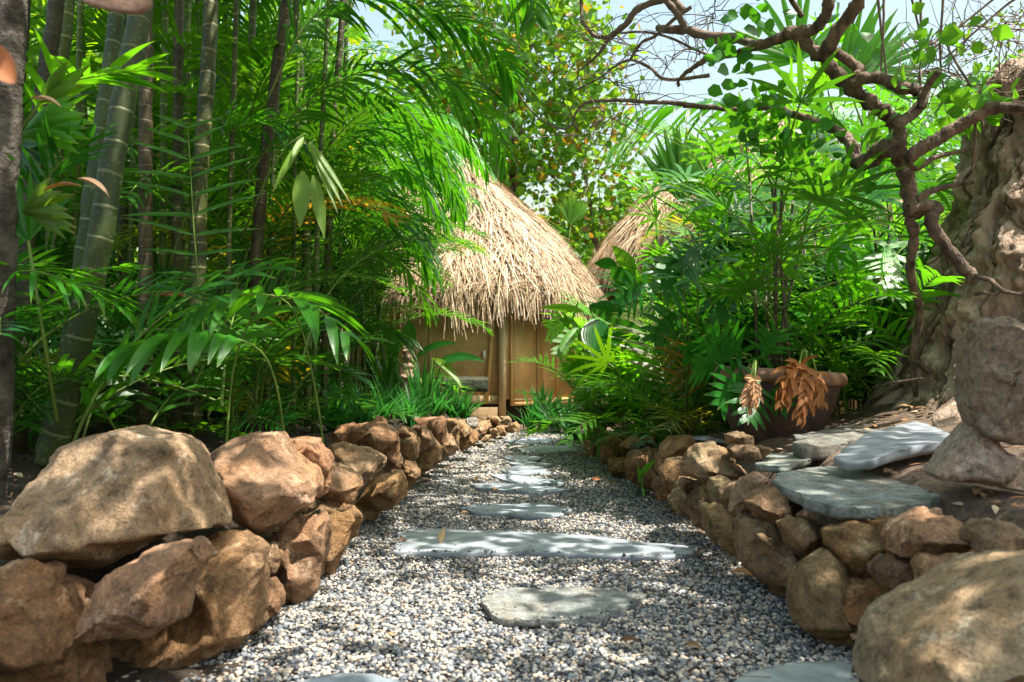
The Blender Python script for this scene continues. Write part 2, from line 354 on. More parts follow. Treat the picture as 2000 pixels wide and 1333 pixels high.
def build_gravel():
    bm = bmesh.new(); bmesh.ops.create_icosphere(bm, subdivisions=1, radius=1); lo_v = np.array([v.co[:] for v in bm.verts]); lo_f = np.array([[v.index for v in f.verts] for f in bm.faces]); bm.free()
    bm = bmesh.new(); bmesh.ops.create_icosphere(bm, subdivisions=2, radius=1); hi_v = np.array([v.co[:] for v in bm.verts]); hi_f = np.array([[v.index for v in f.verts] for f in bm.faces]); bm.free()
    pal = np.array([(.56,.48,.37),(.50,.38,.29),(.66,.61,.52),(.30,.31,.32),(.18,.19,.205),(.08,.088,.098),(.13,.145,.165),(.42,.38,.33),(.045,.05,.06),(.38,.40,.41)]); pw = np.array([.15,.09,.08,.13,.14,.13,.12,.09,.05,.04]); pw /= pw.sum()
    AV, AF, AC = [], [], []; base = 0
    for y0, y1, sp, tv, tf in ((1.6, 3.2, .0116, hi_v, hi_f), (3.2, 5.5, .0128, lo_v, lo_f), (5.5, 8, .0165, lo_v, lo_f), (8, 11.0, .021, lo_v, lo_f)):
        xs = np.arange(-1.0, 1.4, sp); ys = np.arange(y0, y1, sp); X, Y = np.meshgrid(xs, ys); X = X.ravel(); Y = Y.ravel()
        X = X + rng.uniform(-.6, .6, X.size) * sp; Y = Y + rng.uniform(-.6, .6, X.size) * sp
        k = (X > le(Y) - .10 - .25 * (Y < 2.7)) & (X < re_(Y) + .12)
        edge = 10.9 + .12 * np.sin(X * 7); k &= Y < edge
        for pl in slab_polys:
            k &= ~(inpoly(X, Y, pl) & (rng.random(X.size) > .30)); k &= ~(inpoly(X, Y, [(a_ + (b0 - a_) * .95, c_ + (d0 - c_) * .92) for (b0, d0) in pl for a_, c_ in [np.mean(pl, 0)]]) & (rng.random(X.size) > .006))
        X, Y = X[k], Y[k]; n = X.size
        on = np.zeros(n, bool)
        inner_ = np.zeros(n, bool)
        for pl in slab_polys:
            on |= inpoly(X, Y, pl); mc = np.mean(pl, 0); inner_ |= inpoly(X, Y, [(mc[0] + (b0 - mc[0]) * .9, mc[1] + (d0 - mc[1]) * .86) for b0, d0 in pl])
        r = sp * (.30 + .55 * rng.random(n) ** 1.6); r = np.where(on, r * .8, r)
        s = np.stack([r * rng.uniform(.8, 1.3, n), r * rng.uniform(.75, 1.1, n), r * rng.uniform(.5, .85, n)], 1)
        zz = gh(X, Y) - .003 + rng.uniform(-.35, .75, n) * sp * .6 + .008 * np.array([noise.noise((a * 5, b * 5, 3)) for a, b in zip(X, Y)])
        zz = np.where(on, .021 + r * .5, zz)
        pv = tv[None] * (1 + .22 * rng.uniform(-1, 1, (n, len(tv), 1))) * s[:, None, :]
        an = rng.uniform(0, 6.283, n); ti = rng.uniform(-.6, .6, n)
        ct, st = np.cos(ti)[:, None], np.sin(ti)[:, None]
        yy = pv[:, :, 1] * ct - pv[:, :, 2] * st; z2 = pv[:, :, 1] * st + pv[:, :, 2] * ct; xx = pv[:, :, 0]
        ca, sa = np.cos(an)[:, None], np.sin(an)[:, None]
        V = np.stack([xx * ca - yy * sa + X[:, None], xx * sa + yy * ca + Y[:, None], z2 + zz[:, None]], -1).reshape(-1, 3)
        Fc = (tf[None] + (np.arange(n) * len(tv))[:, None, None]).reshape(-1, 3) + base
        ci = rng.choice(len(pal), n, p=pw); ci = np.where(inner_, 5, ci)
        C = pal[ci] * rng.uniform(.85, 1.2, (n, 1)) * .82; C = np.clip(C, 0, .85)
        C = np.repeat(np.concatenate([C, np.ones((n, 1))], 1), len(tv), 0)
        AV.append(V); AF.append(Fc); AC.append(C); base += len(V)
    V = np.concatenate(AV); Fc = np.concatenate(AF); C = np.concatenate(AC)
    me = bpy.data.meshes.new('gravel'); me.vertices.add(len(V)); me.vertices.foreach_set('co', V.astype(np.float32).ravel())
    me.loops.add(Fc.size); me.loops.foreach_set('vertex_index', Fc.ravel().astype(np.int32)); me.polygons.add(len(Fc))
    me.polygons.foreach_set('loop_start', np.arange(0, Fc.size, 3, dtype=np.int32)); me.polygons.foreach_set('use_smooth', np.ones(len(Fc), bool))
    me.update(); me.validate()
    ca = me.color_attributes.new('Col', 'FLOAT_COLOR', 'POINT'); ca.data.foreach_set('color', C.astype(np.float32).ravel())
    me.materials.append(M['pebble'])
    tag(link('gravel', me), 'grey and cream pebble gravel covering the garden path', 'gravel', kind='stuff')
build_gravel()

# ------------------------------------------------------------------ rocks
def rock(pl, d, T, label, inner=None, m='rock', tint=(1, 1, 1, 1), name='wall_stone', cat='stone', group='', rough=1.0, soft=1, planes=12):
    p2 = [((x - 1000) * d / F, CH + (HY - y) * d / F) for x, y, *_ in pl]
    size = max(max(p[0] for p in p2) - min(p[0] for p in p2), max(p[1] for p in p2) - min(p[1] for p in p2))
    pxs = size * F / d
    out = [Vector(p) for p in p2]
    k = 0
    while k < len(out):                            # drop corners closer than a tenth of the stone
        if len(out) > 7 and (out[k] - out[(k + 1) % len(out)]).length < size * .09: out.pop(k)
        else: k += 1
    k = 0
    while k < len(out):                            # and break very long edges
        a_, b_ = out[k], out[(k + 1) % len(out)]
        if (a_ - b_).length > size * .42: out.insert(k + 1, (a_ + b_) / 2)
        k += 1
    N = len(out); cuts = 11 if pxs > 300 else (7 if pxs > 110 else (4 if pxs > 50 else 3))
    c = sum(out, Vector((0, 0))) / N; rnd = random.Random(int(pl[0][0] * 7 + pl[0][1] * 13 + d * 100)); of = rnd.random() * 50
    bm = bmesh.new(); rings = []
    for sc, y in ((.45, 1.0), (.80, .85), (.97, .4), (1.0, .0), (.985, -.22)):
        rings.append([bm.verts.new((c.x + (p.x - c.x) * sc, y * T, c.y + (p.y - c.y) * sc)) for p in out])
    bm.faces.new(rings[0])
    for a, b in zip(rings[:-1], rings[1:]):
        for k in range(N): bm.faces.new((a[k], a[(k + 1) % N], b[(k + 1) % N], b[k]))
    ins = []
    if inner:
        for x, y, wgt in inner: ins.append((Vector(((x - 1000) * d / F, CH + (HY - y) * d / F)), wgt))
    else:
        k0 = rnd.random() * N; nk = rnd.choice((2, 3, 3, 4))
        for k in range(nk):
            p = out[int(k0 + (k + rnd.uniform(-.3, .3)) * N / nk) % N]; rd = rnd.uniform(.4, .85); ins.append((c + (p - c) * rd, (1.2 - .4 * rd * rd) * rnd.uniform(.7, 1.2)))
        ins.append((c + Vector((rnd.uniform(-.1, .1), rnd.uniform(-.1, .1))) * size, rnd.uniform(.8, 1.25)))
    ring = [Vector((v.co.x, v.co.z)) for v in rings[-1]]
    pts = ring + [q for q, _ in ins]
    res = delaunay_2d_cdt(pts, [(k, (k + 1) % N) for k in range(N)], [], 1, 1e-5)
    vm = {}
    for vi, oi in enumerate(res[3]):
        o0 = oi[0] if oi else None
        if o0 is None: vm[vi] = bm.verts.new((res[0][vi].x, -.8 * T, res[0][vi].y))
        elif o0 < N: vm[vi] = rings[-1][o0]
        else: vm[vi] = bm.verts.new((pts[o0].x, -ins[o0 - N][1] * T, pts[o0].y))
    for f in res[2]:
        try: bm.faces.new([vm[q] for q in f])
        except ValueError: pass
    bmesh.ops.recalc_face_normals(bm, faces=bm.faces)
    bmesh.ops.subdivide_edges(bm, edges=bm.edges, cuts=cuts, use_grid_fill=True)
    for _ in range(soft): bmesh.ops.smooth_vert(bm, verts=bm.verts, factor=.5, use_axis_x=True, use_axis_y=True, use_axis_z=True)
    bmesh.ops.triangulate(bm, faces=[f for f in bm.faces if len(f.verts) > 4])
    cc = Vector((c.x, 0, c.y))
    for _ in range(0 if inner else 3):                       # broken faces: flatten the stone against random planes
        nn = Vector((rnd.uniform(-1, 1), -rnd.uniform(.8, 1.6), rnd.uniform(-1, 1))).normalized()
        sup = sorted((v.co - cc).dot(nn) for v in bm.verts); lim = sup[int(len(sup) * rnd.uniform(.88, .98))]
        for v in bm.verts:
            e = (v.co - cc).dot(nn) - lim
            if e > 0: v.co -= nn * e * .93
    bm.normal_update(); A = size * .044 * rough
    mv = []
    for v in bm.verts:
        q = Vector((v.co.x, v.co.y, v.co.z)) / size
        h = noise.fractal(q * 2.2 + Vector((of, 0, 0)), 1, 2, 3) * .45
        # chipped faces: every cell of the stone is a broken plane with its own tilt and step
        for sc_, am in ((2.3, 1.0), (5.5, .35)):
            w3 = (q + noise.noise_vector(q * 3.5 + Vector((of, 0, 0))) * .07) * sc_ + Vector((of, 5, 0))
            dd, pp = noise.voronoi(w3); rv = noise.cell_vector(pp[0] * 37.7) - Vector((.5, .5, .5)); e = min(1, (dd[1] - dd[0]) / .10)
            h += am * (rv.dot(w3 - pp[0]) * 3.4 + (noise.cell(pp[0] * 53.1) - .5) * .9) * (e * .75 + .25) - am * .25 * (1 - e)
        h += noise.ridged_multi_fractal(q * 5 + Vector((0, of, 0)), 1, 2, 5, 1, 2) * .16 + noise.fractal(q * 14, 1, 2, 4) * .20
        mv.append(v.normal * h * A)
    for v, q in zip(bm.verts, mv): v.co += q
    me = bpy.data.meshes.new(name); cz = c.y
    for v in bm.verts: v.co.x -= c.x; v.co.z -= cz
    bm.to_mesh(me); bm.free(); me.materials.append(M[m]); me.polygons.foreach_set('use_smooth', [True] * len(me.polygons))
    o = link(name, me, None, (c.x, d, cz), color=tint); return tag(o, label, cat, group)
LG = 'stones of the low dry stone wall left of the path'; RG = 'stones of the low dry stone wall right of the path'
tn = lambda r, g, b: (r, g, b, 1)
rock(cA([(0,560),(60,480),(160,330),(220,250),(390,150),(520,105),(640,78),(770,80),(850,130),(960,230),(1070,320),(1160,390),(1200,470),(1190,540),(1080,570),(900,600),(770,640),(640,720),(500,790),(400,830),(330,800),(260,760),(130,690),(0,660),(-120,640),(-90,580)]), 2.4, .26,
     'huge tan boulder with a pale central ridge, largest on the left wall', cA([(690,170,.55),(640,330,.85),(560,430,1.0),(460,540,1.12),(400,610,1.15),(620,570,1.05),(880,540,.9),(1080,500,.85),(180,600,1.0),(250,380,.7),(300,560,1.0),(880,350,.8)]), tint=tn(1.25,1.2,1.12), group=LG, rough=.55)
rock(cA([(975,260),(1080,190),(1200,140),(1310,110),(1350,120),(1390,190),(1460,250),(1530,320),(1555,380),(1545,440),(1450,500),(1380,560),(1280,605),(1180,560),(1100,480),(1050,400),(1000,320)]), 2.9, .26,
     'pointed pinkish tan boulder right of the huge ridged one', cA([(1310,150,.4),(1150,260,.8),(1250,330,1.05),(1450,360,1),(1320,500,1)]), tint=tn(1.2,1.02,.95), group=LG, rough=.6)
rock(cA([(1385,150),(1450,130),(1520,150),(1590,200),(1620,280),(1615,350),(1600,400),(1555,420),(1470,330),(1400,220)]), 3.2, .18, 'small reddish rounded stone behind the pointed pinkish boulder', tint=tn(1.1,.85,.75), group=LG)
rock(cD([(150,590),(250,550),(370,540),(500,560),(640,620),(740,680),(755,740),(720,790),(600,900),(550,940),(480,900),(350,850),(200,700)]), 4.0, .22, 'smooth brown stone with an overhanging flat top', cD([(400,640,.6),(620,800,1),(450,800,1)]), tint=tn(1,.9,.8), group=LG)
rock(cD([(190,700),(330,760),(470,850),(540,940),(470,1010),(430,1130),(400,1190),(300,1150),(180,1080),(60,1000),(60,800)]), 3.6, .2, 'flat-faced grey-brown stone leaning against the smooth overhanging one', cD([(250,900,1.0),(420,950,.9)]), tint=tn(.95,.85,.78), group=LG)
rock(cD([(180,480),(250,420),(350,390),(450,370),(560,335),(740,320),(860,360),(900,400),(915,480),(900,560),(925,790),(800,800),(740,690),(600,620),(400,560),(250,530)]), 4.65, .2, 'long craggy red-brown capstone with a dark hollow below', cD([(640,410,.9),(850,450,1.1),(350,440,.8),(820,650,.8)]), tint=tn(.98,.75,.6), group=LG, rough=1.4)
rock(cD([(890,370),(960,365),(1040,440),(1085,540),(1080,680),(1020,720),(960,760),(920,600)]), 5.2, .2, 'upright brown stone with a split face beside the long capstone', tint=tn(.95,.85,.68), group=LG)
rock(cD([(980,380),(1100,360),(1200,420),(1255,540),(1200,600),(1130,620),(1060,520)]), 5.6, .2, 'small brown stone with a pale pink top corner', tint=tn(1.15,.95,.82), group=LG)
rock(cD([(1030,285),(1200,275),(1310,270),(1350,300),(1360,420),(1330,540),(1280,520),(1200,420),(1100,370)]), 6.2, .22, 'square reddish block on top of the left wall before the strappy plants', cD([(1310,300,.8),(1280,420,1)]), tint=tn(1.1,.82,.66), group=LG, rough=.5)
rock(cD([(1355,290),(1450,285),(1485,330),(1485,590),(1440,590),(1380,470)]), 6.8, .22, 'tall narrow olive brown stone next to the square reddish block', tint=tn(.95,.85,.65), group=LG)
rock(cD([(1460,300),(1530,300),(1545,350),(1595,380),(1600,440),(1520,480),(1470,430)]), 7.3, .2, 'knobbly stone above a dark gap in the far left wall', tint=tn(1,.88,.7), group=LG)
rock(cD([(1305,530),(1350,440),(1400,435),(1430,480),(1470,580),(1440,630),(1380,660),(1330,640)]), 6.45, .16, 'arched pale brown stone low in the left wall', tint=tn(1.05,.9,.75), group=LG)
rock(cD([(1290,560),(1340,555),(1365,620),(1330,690),(1295,670)]), 6.15, .12, 'small plain stone at the foot of the arched one', tint=tn(.9,.78,.62), group=LG)
rock(cD([(1590,410),(1640,395),(1675,440),(1665,510),(1610,540)]), 8.0, .2, 'egg-shaped dark brown stone in the far left wall', tint=tn(.9,.75,.6), group=LG)
rock(cD([(1480,480),(1600,450),(1625,530),(1590,570),(1500,610)]), 7.4, .16, 'streaky brown base stone below the knobbly one', tint=tn(1,.82,.65), group=LG)
rock(cD([(1545,300),(1600,275),(1650,280),(1675,330),(1650,390),(1590,380)]), 8.3, .2, 'bluish grey stone among the brown ones of the far left wall', m='granite', tint=tn(1,1.05,1.1), group=LG)
rock(cD([(1660,330),(1780,305),(1795,370),(1730,450),(1670,420)]), 8.7, .2, 'pale cream knotted stone beside the bluish grey one', tint=tn(1.25,1.15,1.05), group=LG)
rock(cD([(1775,395),(1850,380),(1865,460),(1800,485)]), 9.2, .18, 'small cream stone at the gravel edge near the bend', tint=tn(1.2,1.1,.95), group=LG)
rock(cD([(1845,370),(1905,365),(1950,440),(1920,460),(1860,450)]), 9.6, .18, 'small pale tan stone last but one at the gravel edge', tint=tn(1.15,1,.85), group=LG)
rock(cD([(1750,265),(1850,265),(1895,310),(1870,355),(1790,320)]), 9.8, .2, 'slanting tan stone below the hut beam', tint=tn(1.1,.95,.78), group=LG)
rock(cD([(1870,275),(1970,265),(1995,310),(1985,360),(1890,350)]), 10.2, .2, 'flattish grey-brown stone beside the hut corner post', m='rockg', tint=tn(1.2,1.2,1.15), group=LG)
rock(cD([(1690,500),(1740,450),(1790,455),(1775,515),(1720,525)]), 8.5, .14, 'low wedge stone where the left wall starts to bend', tint=tn(1.1,1,.85), group=LG)
rock([(995,830),(1008,824),(1016,832),(1014,848),(998,848),(975,842),(975,832)], 10.6, .2, 'end stone of the left wall beside the dark strappy clump', m='rockg', tint=tn(1.3,1.2,1.05), group=LG)
rock(cD([(650,860),(920,790),(965,880),(950,1040),(870,1110),(720,1200),(640,1290),(440,1250),(480,1080),(560,980)]), 4.35, .22, 'large squared golden brown base stone with an upright edge', cD([(830,950,1.1),(650,1000,.95),(900,860,.8)]), tint=tn(1.05,.88,.62), group=LG, rough=.7)
rock(cD([(940,690),(1020,700),(1085,790),(1095,860),(1030,920),(960,1000),(930,860)]), 5.0, .16, 'tapering base stone next to a dark upright crack', tint=tn(.95,.8,.6), group=LG)
rock(cD([(1100,610),(1200,560),(1280,560),(1315,690),(1230,770),(1100,850),(1090,720)]), 5.7, .18, 'tall golden base stone with a flat front in the middle of the left wall', tint=tn(1.08,.92,.66), group=LG, rough=.6)
rock(cA([(-60,830),(0,800),(150,760),(220,790),(310,830),(370,990),(400,1120),(420,1230),(440,1400),(-60,1400)]), 2.05, .2, 'dark rust-stained stone in the bottom left corner', cA([(200,900,1),(280,1100,1.1),(80,1150,.9)]), tint=tn(.78,.6,.45), group=LG)
rock(cA([(320,1185),(360,1050),(440,900),(480,840),(600,760),(720,700),(870,650),(960,645),(1030,680),(1040,730),(980,790),(920,880),(900,1020),(820,1070),(680,1140),(520,1150)]), 2.08, .12, 'flat pinkish stone propped under the huge boulder', cA([(860,780,1.15),(620,950,1.0),(470,1060,1.0),(830,980,1.1)]), tint=tn(1.2,1.0,.92), group=LG, rough=.55)
rock(cA([(900,700),(960,640),(1060,605),(1180,590),(1270,640),(1290,680),(1280,760),(1280,1000),(1285,1090),(1180,1180),(1050,1270),(980,1380),(400,1400),(420,1170),(620,1050),(800,900)]), 2.45, .2, 'large mottled olive brown stone standing beside the near gravel', cA([(1100,760,1),(1200,1000,1.1),(950,1150,1.1),(700,1250,1.0)]), tint=tn(.95,.8,.62), group=LG, rough=.9)
rock(cA([(1275,670),(1330,655),(1365,720),(1350,790),(1285,810)]), 2.75, .1, 'fist-sized stone wedged high beside the mottled olive stone', tint=tn(.95,.85,.75), group=LG)
rock(cA([(1275,840),(1320,830),(1375,930),(1375,990),(1300,1020),(1270,960)]), 2.65, .1, 'fist-sized stone low at the gravel beside the mottled olive stone', tint=tn(.95,.75,.62), group=LG)
rock(cA([(1290,640),(1420,520),(1560,500),(1600,540),(1590,700),(1555,850),(1480,950),(1400,1020),(1370,940),(1350,800),(1340,720)]), 3.0, .2, 'upright pink-brown stone with a sunken face beside the gravel', cA([(1430,600,.9),(1480,780,1.1),(1560,600,.8)]), tint=tn(1.1,.9,.78), group=LG)
rock(cA([(1590,540),(1700,490),(1745,540),(1710,650),(1650,720),(1590,830),(1540,800),(1560,650)]), 3.35, .18, 'slim yellow-brown base stone behind the upright pink-brown one', tint=tn(1,.85,.62), group=LG)
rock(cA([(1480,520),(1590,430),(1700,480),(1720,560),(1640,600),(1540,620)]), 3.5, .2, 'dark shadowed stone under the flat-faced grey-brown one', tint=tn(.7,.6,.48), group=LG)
rock(cA([(-80,690),(0,680),(135,680),(80,740),(0,790),(-80,800)]), 2.25, .1, 'grey-green slate wedge under the left end of the huge boulder', m='slate2', tint=tn(.9,1,.85), group=LG, rough=.5)
# right wall
rock(cC([(810,560),(870,530),(930,530),(1010,590),(1000,680),(920,740),(880,710),(830,640)]), 2.75, .12, 'round brown stone tucked under the corner of the big slab', cC([(920,590,1.1),(880,640,.9)]), m='rockg', tint=tn(1,.88,.72), group=RG)
rock(cC([(595,540),(640,515),(760,520),(810,580),(840,640),(890,700),(940,740),(910,850),(850,930),(760,900),(640,790),(600,650)]), 3.0, .2, 'large greyish stone with a bright triangular facet', cC([(640,580,.9),(800,680,1.1),(720,650,.9),(780,800,1.05)]), m='rockg', tint=tn(1.2,1.1,.95), group=RG, rough=.8)
rock(cC([(1050,600),(1200,550),(1300,550),(1320,680),(1250,760),(1180,800),(1090,740),(1060,680)]), 2.5, .13, 'striped golden stone hanging below the big slab', cC([(1170,660,1.1),(1260,640,.9)]), tint=tn(1,.85,.6), group=RG, rough=.6)
rock(cC([(910,760),(1040,680),(1110,740),(1150,860),(1120,900),(1120,1050),(1160,1130),(1100,1170),(1000,1130),(890,1070),(885,950)]), 2.5, .16, 'tall pale olive slab stone standing on end at the gravel', cC([(1000,850,1.0),(1060,1000,1.1),(950,1000,.9)]), m='rockg', tint=tn(1.15,1.05,.8), group=RG, rough=.5)
rock(cC([(1300,560),(1380,530),(1410,580),(1380,700),(1310,700)]), 2.4, .12, 'small rusty brown stone between the striped one and the sunlit block', tint=tn(.95,.75,.5), group=RG)
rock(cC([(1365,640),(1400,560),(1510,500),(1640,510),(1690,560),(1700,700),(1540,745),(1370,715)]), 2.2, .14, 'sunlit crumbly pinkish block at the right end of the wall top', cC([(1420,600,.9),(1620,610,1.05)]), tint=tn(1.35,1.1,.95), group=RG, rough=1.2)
rock(cC([(1290,790),(1360,710),(1520,735),(1565,830),(1570,960),(1450,950),(1320,870)]), 2.25, .13, 'purplish brown stone with parallel grooves under the sunlit block', tint=tn(1,.8,.72), m='rockg', group=RG)
rock(cC([(1090,970),(1200,880),(1300,840),(1430,930),(1510,1000),(1380,1060),(1180,1060),(1110,1020)]), 2.35, .12, 'angular dark brown stone above the dry roots', tint=tn(.82,.62,.42), group=RG)
rock(cC([(1525,800),(1560,745),(1700,725),(1815,770),(1810,880),(1650,950),(1560,940)]), 2.0, .13, 'pinkish sandy stone behind the large right boulder', tint=tn(1.3,1.05,.88), group=RG, rough=1.2)
rock(cC([(1780,610),(1850,540),(1950,560),(2060,600),(2060,740),(1900,720),(1790,690)]), 1.95, .13, 'pale dusty stone at the right edge of the picture above the boulder', tint=tn(1.2,1.1,1), m='rockg', group=RG)
rock(cC([(1240,1400),(1250,1250),(1320,1190),(1340,1120),(1430,1040),(1550,970),(1700,920),(1850,820),(2000,750),(2200,720),(2400,800),(2500,1400)]), 1.65, .25, 'big smooth rounded grey-green boulder in the bottom right corner', cC([(1700,1080,.95),(1950,950,.8),(1450,1200,.9),(1900,1250,1.15),(2200,1000,.9)]), m='rockg', tint=tn(1.45,1.5,1.45), name='boulder', cat='boulder', group=None, rough=.3, soft=5, planes=2)
rock(cC([(640,450),(700,400),(770,375),(860,420),(930,470),(890,540),(810,570),(700,530)]), 2.95, .14, 'pointed brown stone beside the left tip of the big slab', m='rockg', tint=tn(1.05,.88,.7), group=RG)
rock(cC([(560,500),(600,400),(640,330),(700,305),(760,340),(740,390),(650,450),(600,535)]), 3.1, .12, 'slanting pale grey stone with a purple tip leaning left', m='rockg', tint=tn(1.35,1.2,1.15), group=RG)
rock(cC([(525,420),(570,360),(640,340),(620,430),(570,520),(530,490)]), 3.35, .12, 'thin slanting brown stone behind the pale grey leaning one', m='rockg', tint=tn(1,.9,.75), group=RG)
rock(cC([(470,340),(520,325),(575,350),(540,410),(530,475),(480,460)]), 3.5, .12, 'narrow olive stone standing upright in the right wall', m='rockg', tint=tn(1,1,.8), group=RG)
rock(cC([(450,480),(520,460),(590,530),(605,580),(615,700),(560,710),(480,650),(450,600)]), 3.3, .16, 'broad olive base stone with grainy streaks at the gravel edge', m='rockg', tint=tn(1.05,1,.72), group=RG)
rock(cC([(345,230),(400,180),(500,160),(560,220),(630,310),(600,340),(500,335),(455,390),(430,350),(350,310)]), 3.9, .2, 'broad grey-brown capstone with a jagged lichen edge', cC([(480,240,.6),(520,300,1.1),(420,280,1)]), m='rockg', tint=tn(1.2,1.1,.92), group=RG)
rock(cC([(540,120),(600,102),(680,135),(685,180),(610,190),(550,175)]), 3.95, .12, 'upper of two small stones stacked before the clay pot', m='rockg', tint=tn(1,.9,.75), group=RG)
rock(cC([(550,185),(690,172),(780,200),(720,240),(620,265),(570,235)]), 3.7, .14, 'lower of two small stones stacked before the clay pot', m='rockg', tint=tn(.85,.75,.62), group=RG)
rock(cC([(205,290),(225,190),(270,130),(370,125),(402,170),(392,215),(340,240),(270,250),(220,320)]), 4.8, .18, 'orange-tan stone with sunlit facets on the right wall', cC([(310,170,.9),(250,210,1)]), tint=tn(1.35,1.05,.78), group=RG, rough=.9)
rock(cC([(215,310),(260,240),(350,228),(370,310),(420,345),(350,410),(280,395),(230,360)]), 4.4, .2, 'round dark brown stone below the sunlit orange-tan one', m='rockg', tint=tn(.9,.8,.62), group=RG, rough=.5)
rock(cC([(310,370),(330,330),(420,345),(425,410),(340,430),(300,405)]), 4.1, .14, 'small stone with a pale nub beside the round dark one', m='rockg', tint=tn(1,.85,.7), group=RG)
rock(cC([(260,440),(320,380),(370,430),(365,510),(310,510)]), 4.05, .14, 'low grey stone above a yellow fallen leaf', m='rockg', tint=tn(1.05,1,.82), group=RG)
rock(cC([(340,460),(420,370),(480,380),(470,480),(470,610),(380,560)]), 3.8, .16, 'tall plain brown stone in the middle of the right wall', m='rockg', tint=tn(.95,.85,.65), group=RG)
rock(cC([(190,310),(225,330),(285,400),(275,440),(215,440),(195,400)]), 4.55, .14, 'sliver of stone with a bright left rim at the gravel', tint=tn(1.1,.9,.7), group=RG)
rock(cC([(45,270),(90,200),(180,190),(225,200),(215,270),(185,350),(150,385),(70,350)]), 5.3, .22, 'rounded brown stone with a hollow behind the green grass blade', m='rockg', tint=tn(1,.85,.6), group=RG)
rock(cF([(200,200),(240,150),(330,135),(400,150),(425,200),(350,300),(335,490),(250,440),(195,340)]), 7.8, .24, 'bleached white and pink stone at the far end of the right wall', tint=tn(1.9,1.6,1.4), group=RG)
rock(cF([(365,320),(440,230),(590,200),(700,210),(745,260),(620,300),(560,350),(440,350)]), 6.9, .22, 'craggy rust-brown capstone next to the bleached end stone', tint=tn(.95,.75,.55), group=RG, rough=1.3)
rock(cF([(365,370),(450,345),(560,380),(650,380),(620,480),(470,480),(440,550),(375,520)]), 6.6, .2, 'dark layered stone under the craggy rust-brown capstone', m='rockg', tint=tn(.8,.68,.5), group=RG)
rock(cF([(440,480),(610,470),(610,560),(580,630),(500,650),(440,580)]), 6.2, .18, 'dark squat base stone near the two orange fallen leaves', m='rockg', tint=tn(.8,.7,.5), group=RG)
rock(cF([(540,350),(650,280),(830,250),(870,320),(700,370),(600,380)]), 6.3, .2, 'tan sloping stone below the orange bromeliad', tint=tn(1.15,.92,.7), group=RG)
rock(cF([(640,350),(780,335),(985,345),(960,395),(760,400),(660,400)]), 5.7, .14, 'flat black slate lying across the right wall', m='slate2', tint=tn(.35,.33,.3), group=RG, rough=.4)
rock(cF([(750,600),(860,560),(905,580),(895,770),(830,760),(760,730)]), 5.05, .14, 'dark small stone beside the grass blade at the gravel edge', m='rockg', tint=tn(.85,.65,.5), group=RG)
rock(cF([(1240,270),(1400,255),(1580,300),(1570,330),(1420,320),(1290,300)]), 4.9, .1, 'pale thin slate lying behind the sunlit orange-tan stone', m='slate', tint=tn(1.5,1.4,1.35), group=RG, rough=.3)
# loose rocks on the right bank
rock([(1910,650),(1925,628),(1960,622),(2010,650),(2060,700),(2060,880),(1990,868),(1930,850),(1908,790)], 2.5, .2, 'grey-pink speckled granite rock standing at the right edge', m='granite', tint=tn(1.25,1.12,.98), name='granite_rock', cat='rock', group=None, rough=.8)
rock([(1818,925),(1850,880),(1912,808),(1930,830),(1950,870),(2000,930),(2000,960),(1900,945),(1840,938)], 2.6, .14, 'pinkish cone-shaped rock between slabs and granite', m='granite', tint=tn(1.7,1.5,1.4), name='cone_rock', cat='rock', group=None, rough=.4, soft=3)
# dark fill stones in the hearts of both walls
k = 0
for y in np.arange(2.65, 10.2, .38):
    for sd in (-1, 1):
        if sd > 0 and y > 7.6: continue
        xx = (le(y) - .20) if sd < 0 else (re_(y) + .20); s = .15; k += 1
        hh = .10 + .03 * math.sin(k)
        pp = P(1000, 720, y); f = F / y
        cx = 1000 + xx * f; cyy = HY + (CH - hh) * f
        pl = [(cx + math.cos(a) * s * f * (1 + .2 * math.sin(a * 3 + k)), cyy + math.sin(a) * s * .85 * f) for a in np.linspace(0, 6.283, 9)[:-1]]
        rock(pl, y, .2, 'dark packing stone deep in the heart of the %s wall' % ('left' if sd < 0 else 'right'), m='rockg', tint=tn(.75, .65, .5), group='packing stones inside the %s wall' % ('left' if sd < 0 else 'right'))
# slabs on the right bank
def dslab(pts, thick, m, label, tint, down=None): return slab('slate_slab', [P(x, y, d) for x, y, d in pts], thick, m, label, 'slab', tint, 'slate slabs lying on the right bank', amp=.012, down=down)
dslab([(1508,940,2.95),(1525,922,3.15),(1590,912,3.4),(1680,906,3.6),(1770,904,3.7),(1840,925,3.3),(1850,960,2.8),(1815,982,2.6),(1715,993,2.5),(1640,990,2.55),(1570,975,2.7),(1560,958,2.85)], .045, M['slate2'], 'large flat grey-green slab capping the near right wall', tn(1.0,1.02,.98))
dslab([(1628,893,3.15),(1650,873,3.35),(1700,844,3.6),(1788,822,3.85),(1812,828,3.8),(1862,850,3.4),(1856,858,3.3),(1780,870,3.2),(1700,898,3.05),(1650,903,3.05)], .035, M['slate'], 'pale grey leaning slab striped by leaf shadows', tn(.85,.82,.82))
dslab([(1552,862,3.75),(1570,855,3.9),(1670,842,4.1),(1715,838,4.2),(1690,852,4.0),(1640,868,3.8),(1568,876,3.65)], .06, M['slate2'], 'thick dark slab with a square end below the clay pot', tn(.75,.72,.68))
dslab([(1545,850,4.1),(1600,842,4.3),(1670,826,4.6),(1735,830,4.5),(1670,842,4.25),(1560,864,4.0)], .04, M['slate2'], 'long dark slab lying behind the thick square-ended one', tn(.7,.68,.64))
dslab([(1476,905,3.6),(1504,886,3.9),(1552,884,3.95),(1584,896,3.65),(1520,912,3.35),(1480,910,3.45)], .03, M['slate2'], 'small greenish slab left of the large flat one', tn(1.2,1.25,1.15))

